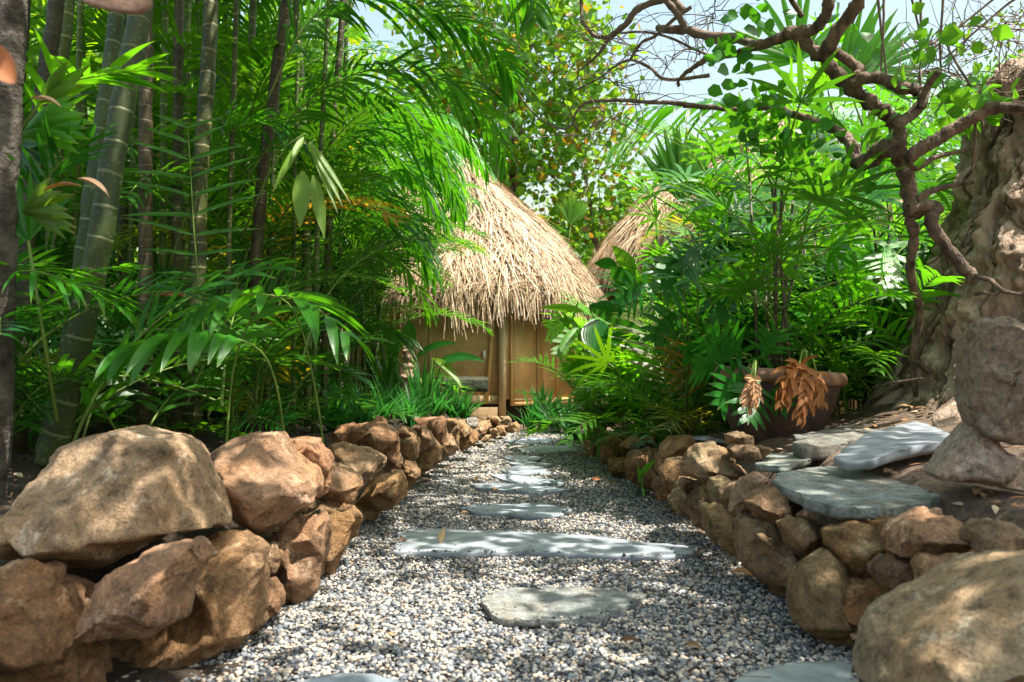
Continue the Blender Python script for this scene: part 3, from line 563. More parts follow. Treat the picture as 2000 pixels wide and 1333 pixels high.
# ------------------------------------------------------------------ huts
def pt_in(o, *a): pass
def superell(th, rx, ry, p=2.6):
    c, s = math.cos(th), math.sin(th); k = (abs(c) ** p + abs(s) ** p) ** (-1 / p); return rx * c * k, ry * s * k
def roof(root, cx, cy_, prof, ry=1.0, strands=12000, seed=1, front=True, th0=0.0, th1=2 * math.pi, sw=(.010, .022), SL=(.35, .75)):
    """prof: list of (radius, z) from peak to eave; underlay shell + straw ribbons"""
    rr = random.Random(seed); zs = [p[1] for p in prof]; rs = [p[0] for p in prof]
    L = [0]
    for a, b in zip(prof[:-1], prof[1:]): L.append(L[-1] + math.dist(a, b))
    def at(s, th):
        r = np.interp(s, L, rs); z = np.interp(s, L, zs); x, y = superell(th, r, r * ry)
        z += .05 * math.sin(th * 5 + 1) + .03 * math.sin(th * 11)
        return Vector((cx + x, cy_ + y, z))
    sh = MB(); n = 64; K = 14
    for i in range(K + 1):
        for k in range(n): sh.v.append(at(L[-1] * i / K, 2 * math.pi * k / n))
    for i in range(K):
        for k in range(n): a = i * n + k; b = i * n + (k + 1) % n; sh.face((a, b, b + n, a + n))
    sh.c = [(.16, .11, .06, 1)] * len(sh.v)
    # inner side
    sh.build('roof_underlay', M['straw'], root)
    mb = MB(); cols = [(.74,.56,.37), (.64,.46,.28), (.52,.35,.19), (.86,.70,.52), (.38,.24,.13), (.68,.49,.31), (.22,.135,.07)]
    for _ in range(strands):
        th = rr.uniform(th0, th1); u = rr.random(); s = L[-1] * (u ** .62)
        p = at(s, th); q = at(min(L[-1], s + .1) if s < L[-1] - .1 else s, th + rr.gauss(0, .02)); q2 = at(max(0, s - .1), th)
        d = ((q - p) if (q - p).length > .02 else (p - q2)).normalized(); nrm = Vector((p.x - cx, p.y - cy_, .8)).normalized()
        tanv = d.cross(nrm).normalized()
        ck = noise.noise(p * 2.3 + Vector((seed, 0, 0))); ck2 = noise.noise(p * 5.5); d = (d + tanv * (rr.gauss(0, .12) + .45 * ck + .25 * ck2) + nrm * rr.uniform(.0, .24 + .2 * max(0, ck2))).normalized()
        eave = s > L[-1] - .35
        Ls = rr.uniform(*SL) * (.8 if eave else 1) * (1 + .4 * ck)
        c = rr.choice(cols); k = rr.uniform(.55, 1.05) * (1 + .45 * ck2); c = (c[0] * k, c[1] * k, c[2] * k, 1)
        mb.ribbon(p + nrm * rr.uniform(.0, .07), d, tanv, Ls, rr.uniform(*sw), 4, .55 + (.9 if eave else 0) * rr.random(), lambda u_: .9 - .6 * u_, col=c)
    o = mb.build('thatch', M['straw'], root)
    mb2 = MB()
    for _ in range(int(strands * .30)):              # fringe hanging off the eave
        th = rr.uniform(th0, th1); p = at(L[-1] - rr.uniform(0, .22), th); nrm = Vector((p.x - cx, p.y - cy_, 0)).normalized()
        tanv = Vector((-nrm.y, nrm.x, 0)); ck = noise.noise(p * 3.1); c = rr.choice(cols[1:]); k = rr.uniform(.5, 1.05); c = (c[0] * k, c[1] * k, c[2] * k, 1)
        mb2.ribbon(p - nrm * rr.uniform(-.03, .18) - Vector((0, 0, rr.uniform(0, .05))), nrm * rr.uniform(.1, .5) + Vector((0, 0, -1)) + tanv * (rr.gauss(0, .12) + .35 * ck), tanv, rr.uniform(.22, .55) * (1 + .8 * ck), rr.uniform(*sw), 3, .5, lambda u_: .9 - .6 * u_, col=c)
    mb2.build('fringe', M['straw'], root)
def woven_mat():
    m, n, l, bs = mat('woven_bamboo'); tc = n.new('ShaderNodeTexCoord')
    mp = n.new('ShaderNodeMapping'); mp.inputs['Scale'].default_value = (1, 1, 1); l.new(tc.outputs['Object'], mp.inputs[0])
    sx = n.new('ShaderNodeSeparateXYZ'); l.new(mp.outputs[0], sx.inputs[0])
    ad = n.new('ShaderNodeMath'); ad.operation = 'ADD'; l.new(sx.outputs[0], ad.inputs[0]); l.new(sx.outputs[1], ad.inputs[1])
    cb = n.new('ShaderNodeCombineXYZ'); l.new(ad.outputs[0], cb.inputs[1]); l.new(sx.outputs[2], cb.inputs[0])
    br = n.new('ShaderNodeTexBrick'); l.new(cb.outputs[0], br.inputs[0]); br.offset = .5; br.inputs['Scale'].default_value = 26
    br.inputs['Mortar Size'].default_value = .06; br.inputs['Brick Width'].default_value = 1.6; br.inputs['Row Height'].default_value = .55
    br.inputs['Color1'].default_value = rgb((.84, .50, .20)); br.inputs['Color2'].default_value = rgb((.88, .60, .29)); br.inputs['Mortar'].default_value = rgb((.50, .27, .10))
    nz = noise_n(n, l, tc.outputs['Object'], 3, 5); g = ramp(n, l, nz.outputs[0], [(.3, .72), (.7, 1.15)])
    c = mix(n, l, 1, br.outputs[0], g, 'MULTIPLY'); l.new(c, bs.inputs['Base Color']); bs.inputs['Roughness'].default_value = .6
    l.new(bump(n, l, br.outputs[1], -.6, .005), bs.inputs['Normal']); return m
def recolor(c1, c2, mo, nm):
    m = woven_mat(); m.name = nm; b = [q for q in m.node_tree.nodes if q.type == 'TEX_BRICK'][0]
    b.inputs['Color1'].default_value = rgb(c1); b.inputs['Color2'].default_value = rgb(c2); b.inputs['Mortar'].default_value = rgb(mo); return m
M['woven'] = recolor((.62, .40, .17), (.72, .49, .24), (.36, .21, .08), 'woven_bamboo'); M['woven_lit'] = recolor((.90, .56, .25), (.95, .64, .32), (.58, .32, .13), 'lit_golden_woven_bamboo')  # golden copy brightened: sunlight on door and side wall put into its colour
def on_line(a, b, t): return a[0] + (b[0] - a[0]) * t, a[1] + (b[1] - a[1]) * t
def wallbox(mb, a, b, z0, z1, th=.04, off=0.0):
    """box standing on the ground line a-b, thickness towards the viewer side"""
    dx, dy = b[0] - a[0], b[1] - a[1]; Ln = math.hypot(dx, dy); nx, ny = dy / Ln, -dx / Ln
    base = len(mb.v)
    for z in (z0, z1):
        for (x, y), o in ((a, off + th), (b, off + th), (b, off), (a, off)): mb.v.append(Vector((x + nx * o, y + ny * o, z)))
    for f in ((0, 3, 2, 1), (4, 5, 6, 7), (0, 1, 5, 4), (1, 2, 6, 5), (2, 3, 7, 6), (3, 0, 4, 7)): mb.face([base + i for i in f])
hut = thing('thatched_hut', 'thatched garden hut with woven bamboo walls at the end of the path', 'hut', (-1.1, 14, 0))
roof(hut, -.95, 14.05, [(.02, 4.22), (.28, 4.08), (.55, 3.86), (.92, 3.54), (1.32, 3.18), (1.70, 2.8), (2.0, 2.42), (2.22, 2.08), (2.28, 1.84)], ry=1.06, strands=15000, seed=3)
A_ = (-2.35, 12.02); B_ = (-.16, 12.02); C_ = (.98, 13.3); D_ = (-2.35, 15.2)
mb = MB(); wallbox(mb, A_, B_, .42, 1.95, .03); mb.build('wall_panel', M['woven'], hut)
mb = MB(); wallbox(mb, on_line(B_, C_, .05), C_, .36, 1.95, .03, .0); mb.build('side_wall', M['woven_lit'], hut)
mb = MB(); wallbox(mb, D_, A_, .3, 1.95, .03); wallbox(mb, C_, (.98, 15.3), .3, 1.95, .03); wallbox(mb, (.98, 15.3), D_, .3, 1.95, .03); mb.build('rear_wall', M['woven'], hut)
for t0, t1, z0, z1, m_, nm in ((0, 1, .30, .42, 'wood', 'bottom_rail'),):
    mb = MB(); wallbox(mb, on_line(A_, B_, t0), on_line(A_, B_, t1), z0, z1, .06, .0); mb.build(nm, M[m_], hut)
mb = MB(); wallbox(mb, (-1.0, 11.9), (-.20, 11.9), .03, .26, .1); mb.build('base_beam', plain('aged_beam', (.14, .09, .045), (.30, .20, .10), 7, .75, .4, .004, stretch=(.15, 1, 1)), hut)
mb = MB(); mb.box((-.185, 11.9, -.05), (-.085, 11.985, 2.0)); mb.build('corner_post', M['wood'], hut)
mb = MB(); mb.tube([(-.36, 11.97, .30), (-.30, 11.975, 1.0), (-.25, 11.98, 1.8)], [.035, .03, .03], 8); mb.build('brace', M['wood2'], hut)
mb = MB(); mb.tube([(-2.3, 11.97, .0), (-2.3, 11.98, 1.9)], .06, 8); mb.build('post', M['wood'], hut)
for t in (.28, .55):
    mb = MB(); a = on_line(A_, B_, t - .008); b = on_line(A_, B_, t + .008); wallbox(mb, a, b, .423, 1.9, .018, .031); mb.build('batten', M['wood'], hut)
def frame(a, b, z0, z1, w_, off=.031, th=.03):
    Ln = math.dist(a, b); t = w_ / Ln; mb = MB()
    wallbox(mb, a, on_line(a, b, t), z0, z1, th, off); wallbox(mb, on_line(a, b, 1 - t), b, z0, z1, th, off)
    wallbox(mb, on_line(a, b, t), on_line(a, b, 1 - t), z0, z0 + w_, th - .004, off); wallbox(mb, on_line(a, b, t), on_line(a, b, 1 - t), z1 - w_, z1, th - .004, off); return mb
dr = thing('hut_door_root', None, None, (0, 0, 0)); bpy.data.objects.remove(dr)
mb = MB(); wallbox(mb, on_line(B_, C_, .09), on_line(B_, C_, .44), .32, 1.80, .03, .035); door = mb.build('door', M['woven_lit'], hut)
fmb = frame(on_line(B_, C_, .07), on_line(B_, C_, .45), .27, 1.83, .05, .066, .03); me = fmb.mesh('door_frame', M['wood2'], hut.location); link('door_frame', me, door)
fmb = frame(on_line(B_, C_, .105), on_line(B_, C_, .425), .345, 1.77, .02, .066, .02); me = fmb.mesh('trim', M['wood'], hut.location); link('trim', me, door)
for t in (.49, .72, .97):
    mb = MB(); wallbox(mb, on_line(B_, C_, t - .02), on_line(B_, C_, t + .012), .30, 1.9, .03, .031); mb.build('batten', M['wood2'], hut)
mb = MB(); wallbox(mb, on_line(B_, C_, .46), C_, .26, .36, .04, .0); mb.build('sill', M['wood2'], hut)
M['white'] = plain('white_plastic', (.75, .74, .70), (.82, .81, .78), 5, .4, .05, .001)
mb = MB(); mb.box((-.41, 11.93, .93), (-.37, 11.965, 1.05)); mb.box((-.402, 11.922, .955), (-.378, 11.93, 1.02)); o = mb.build('switch_box', M['white'], hut)
M['dark_in'] = plain('dark_boards', (.03, .022, .015), (.06, .045, .03), 5, .9)
mb = MB(); wallbox(mb, (-2.3, 12.2), (-.1, 12.2), -.05, .3, .03); wallbox(mb, (-.1, 12.2), (1.0, 13.4), -.05, .3, .03); mb.build('skirting', M['dark_in'], hut)
hut2 = thing('thatched_hut', 'distant thatched hut roof half hidden behind the big leaves right of the path', 'hut', (3.2, 15.2, 0))
roof(hut2, 3.2, 15.2, [(.02, 4.9), (.35, 4.4), (.7, 3.95), (1.05, 3.55), (1.4, 3.15), (1.7, 2.75), (1.85, 2.35)], strands=6000, seed=5, sw=(.014, .03))
mb = MB(); mb.tube([(3.2, 15.2, 0), (3.2, 15.2, 2.6)], 1.45, 24); mb.build('wall', M['woven'], hut2)
hut3 = thing('palapa', 'tall thatched palapa roof seen in patches behind the gnarled tree', 'palapa', (4.4, 14.0, 0))
roof(hut3, 4.4, 14.0, [(.02, 5.1), (.4, 4.8), (.9, 4.4), (1.4, 3.8), (1.8, 3.3), (2.2, 2.8)], strands=9000, seed=8, sw=(.014, .03))
for a in range(6):
    an = a * math.pi / 3 + .3; x, y = 4.4 + 1.6 * math.cos(an), 14 + 1.6 * math.sin(an); mb = MB(); mb.tube([(x, y, -.05), (x, y, 3.3)], .09, 10); mb.build('post', M['wood'], hut3)
bx_ = thing('bamboo_screen', 'tan woven bamboo screen glimpsed between plants beside the earth mound', 'screen', (3.6, 8.6, 0.0))
mb = MB(); wallbox(mb, (2.9, 8.4), (4.6, 8.9), .15, 1.55, .03); mb.build('panel', M['woven'], bx_)
frame((2.9, 8.4), (4.6, 8.9), .13, 1.58, .05).build('frame', M['wood2'], bx_)
mb = MB()
for i in (1, 2, 3):
    a = on_line((2.9, 8.4), (4.6, 8.9), i / 4 - .01); b = on_line((2.9, 8.4), (4.6, 8.9), i / 4 + .01); wallbox(mb, a, b, .183, 1.52, .02, .031)
mb.build('batten', M['wood2'], bx_)

# ------------------------------------------------------------------ foliage generators
def prof_leaflet(u): return max(.03, min(1, u * 5 + .25) * (1 - u ** 2.2) ** .8)
def prof_wide(u): return max(.03, math.sin(math.pi * min(1, .06 + .94 * u ** .85)))
def pinnate(mb, curve, n=30, ll=.38, lw=.022, fwd=55, droop=.6, V=.25, seed=0, r0=.011, seg=4, s0=.16, rm=1, jit=.12, fold=0, lm=0):
    rr = random.Random(seed); curve = [Vector(c) for c in curve]; N = len(curve)
    # smooth the control polyline
    pts = []
    for i in range(N - 1):
        p0 = curve[max(i - 1, 0)]; p1 = curve[i]; p2 = curve[i + 1]; p3 = curve[min(i + 2, N - 1)]
        for k in range(6):
            t = k / 6; pts.append(.5 * ((2 * p1) + (p2 - p0) * t + (2 * p0 - 5 * p1 + 4 * p2 - p3) * t * t + (3 * p1 - p0 - 3 * p2 + p3) * t ** 3))
    pts.append(curve[-1]); K = len(pts) - 1
    mb.tube(pts, [r0 * (1 - .85 * i / K) for i in range(K + 1)], 5, rm)
    def at(s):
        f = s * K; i = min(int(f), K - 1); return pts[i].lerp(pts[i + 1], f - i), (pts[i + 1] - pts[i]).normalized()
    for k in range(n):
        u = s0 + (1 - s0) * (k + .5) / n; p, t = at(u); sd = t.cross(Vector((0, 0, 1)))
        if sd.length < .1: sd = Vector((1, 0, 0))
        sd.normalize(); up = sd.cross(t); tt = (u - s0) / (1 - s0)
        L = ll * (math.sin(math.pi * (.14 + .78 * tt)) ** .75)
        for sg in (-1, 1):
            a = R(fwd - 22 * tt + rr.gauss(0, 5)); d = t * math.cos(a) + sd * sg * math.sin(a) + up * (V + rr.gauss(0, jit))
            mb.ribbon(p, d, t, L * rr.uniform(.85, 1.1), lw * rr.uniform(.85, 1.15), seg, droop * rr.uniform(.6, 1.4), prof_leaflet, fold, lm)
def frond_mesh(name, L, th0, arch, mats, **k):
    pts = []; p = Vector((0, 0, 0)); K = 8
    for i in range(K + 1):
        pts.append(p.copy()); th = R(th0 + arch * (i / K) ** 1.2); p = p + Vector((0, math.sin(th), math.cos(th))) * (L / K)
    mb = MB(); pinnate(mb, pts, **k); return mb.mesh(name, mats)
PM = [M['palm'], M['rachis']]; DM = [M['dark'], M['rachis']]
FR = {}
FR['areca'] = [frond_mesh('frond', 1.7 + .15 * i, 12 + 9 * i, 70 + 12 * (i % 3), PM, n=28, ll=.46, lw=.034, droop=.7 + .15 * (i % 2), seed=i) for i in range(5)]
FR['areca_far'] = [frond_mesh('frond', 1.9, 20 + 14 * i, 75, PM, n=22, ll=.55, lw=.045, droop=.6, seed=20 + i, seg=3) for i in range(4)]
FR['low'] = [frond_mesh('frond', .95, 20 + 14 * i, 65, PM, n=13, ll=.30, lw=.036, droop=.7, seed=30 + i, r0=.007) for i in range(4)]
FR['dark'] = [frond_mesh('frond', 1.1, 18 + 14 * i, 70, DM, n=22, ll=.34, lw=.022, droop=.5, seed=40 + i, r0=.008) for i in range(4)]
def fan(mb, base, d, n=9, L=.30, W=.04, span=95, pet=.5, droop=.5, seed=0, tilt=.2, rm=1, seg=4, fold=0, joined=False, lm=0):
    rr = random.Random(seed); base = Vector(base); d = Vector(d).normalized(); pts = []; p = base.copy(); dd = d.copy()
    for i in range(6): pts.append(p.copy()); p = p + dd * (pet / 5); dd = (dd + Vector((0, 0, -.05))).normalized()
    if pet > .02: mb.tube(pts, [.006, .0055, .005, .0045, .004, .004], 4, rm)
    hub = pts[-1]; t = (dd + Vector((0, 0, tilt))).normalized(); sd = t.cross(Vector((0, 0, 1)))
    if sd.length < .1: sd = Vector((1, 0, 0))
    sd.normalize()
    for k in range(n):
        a = R(-span + 2 * span * k / (n - 1) + rr.gauss(0, 2)); v = t * math.cos(a) + sd * math.sin(a)
        w_ = t * -math.sin(a) + sd * math.cos(a); Lk = L * (1 - .18 * abs(a) / R(max(span, 1))) * rr.uniform(.93, 1.07)
        pr = (lambda u: max(.03, min(1, u * 2.1 + .04) * (1 - max(0, u - .5) * 1.9))) if joined else (lambda u: max(.04, min(1, u * 3.5 + .12) * (1 - u ** 5)))
        mb.ribbon(hub, v, w_, Lk, W, seg, droop * rr.uniform(.7, 1.3), pr, fold, lm)
def fan_mesh(name, mats, **k):
    mb = MB(); fan(mb, (0, 0, 0), (0, .75, .65), **k); return mb.mesh(name, mats)
FR['rhapis'] = [fan_mesh('fan_leaf', PM, n=8 + i % 3, L=.24 + .025 * i, W=.027, span=100, pet=.28 + .05 * i, droop=.55, seed=i) for i in range(5)]
FR['rhapis_d'] = [fan_mesh('fan_leaf', DM, n=10, L=.28, W=.026, span=105, pet=.3, droop=.7, seed=10 + i) for i in range(3)]
FR['fanpalm'] = [fan_mesh('fan_leaf', PM, n=30, L=.62, W=.075, span=120, pet=.9, droop=.35, seed=i, joined=True, seg=5, fold=.25) for i in range(3)]
def prof_strap(u): return max(.05, (1 - u ** 3) * (.7 + .5 * math.sin(math.pi * u)))
def strap_clump(name, label, cat, x, y, n, L, W, droop=1.2, spread=.7, mat_='strap', seed=0, group=None, color=None, z=None):
    rr = random.Random(seed); z = float(gh(x, y)) - .01 if z is None else z; root = thing(name, label, cat, (x, y, z), group); mb = MB()
    for k in range(n):
        a = rr.uniform(0, 6.283); s = rr.uniform(.05, spread); d = Vector((math.cos(a) * s, math.sin(a) * s, 1))
        b = Vector((x + rr.gauss(0, .03), y + rr.gauss(0, .03), z))
        mb.ribbon(b, d, Vector((-math.sin(a), math.cos(a), 0)), L * rr.uniform(.6, 1.15), W * rr.uniform(.8, 1.2), 6, droop * rr.uniform(.3, 1.2), prof_strap, .18)
    o = mb.build('leaves', M[mat_], root)
    if color: o.color = color
    return root
def bigleaf(mb, p, d, L, W, droop=.6, fold=.15, seg=7, m=0, side=None):
    d = Vector(d).normalized(); sd = side or d.cross(Vector((0, 0, 1)));
    if Vector(sd).length < .1: sd = Vector((1, 0, 0))
    mb.ribbon(p, d, sd, L, W, seg, droop, prof_wide, fold, m)
def lobed(mb, p, d, L, W, side=None, n=7, droop=.5, seed=0, m=0, lw=None):
    """deeply cut leaf: broad midrib blade plus lobes"""
    rr = random.Random(seed); p = Vector(p); d = Vector(d).normalized(); sd = Vector(side) if side is not None else d.cross(Vector((0, 0, 1)))
    sd.normalize(); q = p.copy(); dd = d.copy(); pts = []; K = 10
    for i in range(K + 1): pts.append((q.copy(), dd.copy())); q = q + dd * L / K; dd = (dd + Vector((0, 0, -droop / K))).normalized()
    mb.ribbon(p, d, sd, L, W * .30, 8, droop, lambda u: max(.05, math.sin(math.pi * min(1, .1 + .9 * u))), .1, m)
    for k in range(n):
        u = (k + .3) / n * .9; f = u * K; i = int(f); b, t = pts[i]; b = b.lerp(pts[i + 1][0], f - i)
        for sg in (-1, 1):
            a = R(78 - 50 * u + rr.gauss(0, 5)) if k else R(125); ln = W * .66 * math.sin(math.pi * (.28 + .62 * u)) * rr.uniform(.88, 1.1)
            v = t * math.cos(a) + sd * sg * math.sin(a)
            mb.ribbon(b - t * L * .01, v + (Vector((rr.gauss(0, .35), rr.gauss(0, .35), -.5)) if droop > 1 else Vector()), t, ln * (1 if droop < 1 else rr.uniform(.7, 1.15)), lw or L * .62 / n, 5, droop * .5, lambda z: max(.06, (.62 + .5 * math.sin(math.pi * z)) * (1 - z ** 4)), .08 if droop < 1 else rr.uniform(.3, .7), m)

def place(root, kind, n, zlo, zhi, rad, rr, sc=(.8, 1.15), name='frond', color=None, cx=0, cy=0, tilt=0.15, yaw=None):
    for k in range(n):
        a = rr.uniform(0, 6.283) if yaw is None else yaw + rr.gauss(0, .8)
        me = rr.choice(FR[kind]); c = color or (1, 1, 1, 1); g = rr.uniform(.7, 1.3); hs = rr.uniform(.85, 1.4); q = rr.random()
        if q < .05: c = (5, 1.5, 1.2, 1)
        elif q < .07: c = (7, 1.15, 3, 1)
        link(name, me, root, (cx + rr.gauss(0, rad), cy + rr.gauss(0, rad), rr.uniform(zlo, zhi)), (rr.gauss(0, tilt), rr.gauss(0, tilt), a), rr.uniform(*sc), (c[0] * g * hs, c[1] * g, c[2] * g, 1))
def areca(label, x, y, stems=5, h=(1.8, 3.2), per=6, kind='areca', seed=0, spread=.3, sr=.03, low=3, group=None, color=None, sc=(.8, 1.15), cat='palm', lean=.12, smat='stem', scol=None):
    rr = random.Random(seed); z = float(gh(x, y)) - .03; root = thing('areca_palm', label, cat, (x, y, z), group)
    for s in range(stems):
        a = rr.uniform(0, 6.283); rd = rr.uniform(0, spread); bx, by = rd * math.cos(a), rd * math.sin(a); H = rr.uniform(*h)
        lx, ly = bx + rr.gauss(0, lean) * H * .6, by + rr.gauss(0, lean) * H * .6
        pts = [Vector((x + bx + (lx - bx) * t ** 1.6, y + by + (ly - by) * t ** 1.6, z + H * t)) for t in np.linspace(0, 1, 9)]
        mb = MB(); r = sr * rr.uniform(.75, 1.2); mb.tube(pts, [r * (1.25 - .5 * t) for t in np.linspace(0, 1, 9)], 9); o = mb.build('stem', M[smat], root); o.color = scol or (1, 1, 1, 1)
        place(root, kind, per, H - .12, H + .05, .02, rr, sc, 'frond', color, lx, ly)
    if low: place(root, 'low', low, .02, .3, spread * .8, rr, (.8, 1.3), 'frond', color)
    return root

# ------------------------------------------------------------------ left thicket: hero stems measured in the photo
def stem_thing(name, label, pts, rad, m='stem', color=None, kind='areca', nf=6, seed=0, low=0, cat='palm', group=None, sc=(.8, 1.1), crown=True, fcol=None, n=10):
    rr = random.Random(seed); W_ = [P(*p) for p in pts]; root = thing(name, label, cat, W_[0], group)
    cv = []; N = len(W_)
    for i in range(N - 1):
        p0, p1, p2, p3 = W_[max(i - 1, 0)], W_[i], W_[i + 1], W_[min(i + 2, N - 1)]
        for k in range(5):
            t = k / 5; cv.append(.5 * ((2 * p1) + (p2 - p0) * t + (2 * p0 - 5 * p1 + 4 * p2 - p3) * t * t + (3 * p1 - p0 - 3 * p2 + p3) * t ** 3))
    cv.append(W_[-1]); K = len(cv) - 1; mb = MB()
    mb.tube([c + Vector((rr.gauss(0, .002), rr.gauss(0, .002), 0)) for c in cv], [rad * (1.2 - .35 * i / K) * (1 + .04 * math.sin(i * 2.1)) for i in range(K + 1)], n)
    o = mb.build('stem', M[m], root)
    if color: o.color = color
    if crown:
        t = W_[-1] - W_[0]; place(root, kind, nf, t.z - .15, t.z + .05, .02, rr, sc, 'frond', fcol or (.8, .8, .8, 1), t.x, t.y)
    if low: place(root, 'low', low, .0, .4, .12, rr, (.8, 1.2), 'frond')
    return root
SG = 'ringed palm stems of the left thicket'
stem_thing('areca_palm', 'thick grey-green palm stem with white rings, leaning right, most prominent of the left thicket', [(98,900,3.6),(110,860,3.6),(150,680,3.6),(195,470,3.6),(225,280,3.65),(262,90,3.7),(285,-80,3.8),(310,-420,3.9),(330,-800,4.0)], .05, 'stem', (.5,.55,.34,1), nf=7, seed=1, group=SG)
stem_thing('areca_palm', 'dark green ringed palm stem close behind the thick grey-green one', [(85,890,3.9),(115,780,3.9),(150,590,3.9),(175,420,3.9),(198,250,3.95),(228,40,4.0),(250,-150,4.1),(280,-480,4.2),(300,-800,4.3)], .036, 'stem', (.55,.75,.5,1), nf=6, seed=2, group=SG)
stem_thing('palm_tree', 'dark lichen-speckled trunk rising along the left edge of the picture', [(-30,1000,2.9),(-12,800,2.9),(-5,600,2.9),(8,300,2.9),(22,0,2.95),(30,-300,3.0),(36,-700,3.1)], .052, 'lichen', nf=5, seed=3, cat='palm')
stem_thing('areca_palm', 'brown-green palm stem with dark rings in the centre of the left thicket', [(375,850,4.9),(385,560,4.9),(388,400,4.9),(402,200,4.9),(412,0,4.95),(420,-300,5.0),(425,-560,5.0)], .043, 'stem', (.9,.75,.6,1), nf=7, seed=4, group=SG)
stem_thing('areca_palm', 'pale green slim palm stem nearest the left trunk, lit at its top', [(96,860,5.0),(104,500,5.0),(112,200,5.0),(132,0,5.0),(140,-200,5.0),(146,-500,5.0)], .040, 'stem', (1.2,1.2,.9,1), nf=6, seed=5, group=SG)
for i, (px, d, rd, c, lb, dx) in enumerate([
    (318, 5.6, .022, (1.3,1.5,.9,1), 'thin bright green palm stem, leftmost of a tight trio', 4), (345, 5.4, .030, (.8,.8,.6,1), 'brownish palm stem in the middle of a tight trio', 4),
    (362, 5.8, .020, (1.3,1.6,.8,1), 'thin bright green palm stem, rightmost of a tight trio', 6), (284, 4.6, .034, (.8,.65,.5,1), 'brown scaly palm stem just right of the thick grey-green one', 2),
    (240, 6.2, .03, (.8,.9,.6,1), 'distant dull green palm stem between two thick ones', 3), (500, 5.6, .036, (.7,.55,.45,1), 'reddish brown palm stem leaning right behind the yellow hanging leaf', 60),
    (475, 6.6, .028, (1,1.0,.7,1), 'slim greenish palm stem behind the reddish brown leaning one', 20), (598, 6.6, .032, (1.1,1.15,.8,1), 'green palm stem above the yellow hanging leaf', -18),
    (640, 7.2, .028, (.8,.75,.6,1), 'dull palm stem at the right side of the left thicket', 30), (560, 7.6, .030, (1.2,1.3,.8,1), 'light green palm stem deep in the left thicket', -10),
    (430, 7.4, .028, (.9,1,.6,1), 'faint green palm stem far behind the central brown-green one', 12), (50, 4.4, .04, (.45,.45,.35,1), 'very dark leaning palm stem beside the left edge trunk', 60),
    (20, 5.6, .034, (.6,.55,.45,1), 'dark palm stem hidden behind the left edge trunk', 30), (170, 7.0, .03, (1.3,1.4,.8,1), 'sunlit thin palm stem far behind the ringed stems', -14)]):
    stem_thing('areca_palm', lb, [(px - dx * .3, 720 + (.8 - .33) * F / d + 6, d), (px, 500, d), (px + dx * .4, 250, d), (px + dx, 0, d), (px + dx * 1.2, -250, d), (px + dx * 1.4, -(4.3 + .25 * (i % 4) - .8) * F / d + 720, d)], rd, 'stem_b' if c[0] < .85 else 'stem', c, nf=5, seed=20 + i, group=SG, fcol=(2.6, 1.8, 1, 1) if px < 300 else None, low=(2 if i % 2 else 1))
CN = ['first', 'second', 'third']
for i, (px, d, rd, c, dx, lb) in enumerate([(148, 5.4, .018, (1.4,1.6,.8,1), 10, 'slender yellow-green cane between the two ringed stems'), (300, 6.6, .016, (1.2,1.4,.7,1), 2, 'slender cane far behind the brown scaly stem'), (332, 6.4, .014, (1.5,1.7,.8,1), 8, 'very thin lime cane inside the tight trio'),
   (392, 6.8, .016, (1,1.1,.6,1), -6, 'slender cane just left of the central brown-green stem'), (448, 5.2, .015, (.9,.8,.5,1), 14, 'thin brown cane right of the central brown-green stem'), (460, 8.0, .018, (1.3,1.5,.8,1), 6, 'distant lime cane behind the slim greenish stem'),
   (528, 6.2, .018, (.8,.9,.5,1), 26, 'thin olive cane between the reddish brown stem and the hanging leaf'), (575, 6.0, .014, (1.1,1.2,.6,1), 10, 'thin cane just left of the yellow hanging leaf'), (620, 5.8, .016, (1.1,1.2,.6,1), 22, 'thin cane right of the yellow hanging leaf'), (665, 8.2, .02, (.9,.9,.6,1), 14, 'distant cane nearest the hut roof'), (205, 8.4, .02, (1.5,1.7,.8,1), 8, 'distant lime cane seen right of the ringed stems'), (256, 5.4, .017, (.9,1,.55,1), 12, 'thin olive cane hugging the thick ringed stem')]):
    stem_thing('palm_cane', lb, [(px - dx * .3, 720 + (.8 - .33) * F / d + 6, d), (px, 450, d), (px + dx, 0, d), (px + dx * 1.4, -(4.2 - .8) * F / d + 720, d)], rd, 'stem', c, nf=4, seed=520 + i, group='slender canes of the left thicket', fcol=(1.8, 1.5, 1, 1))
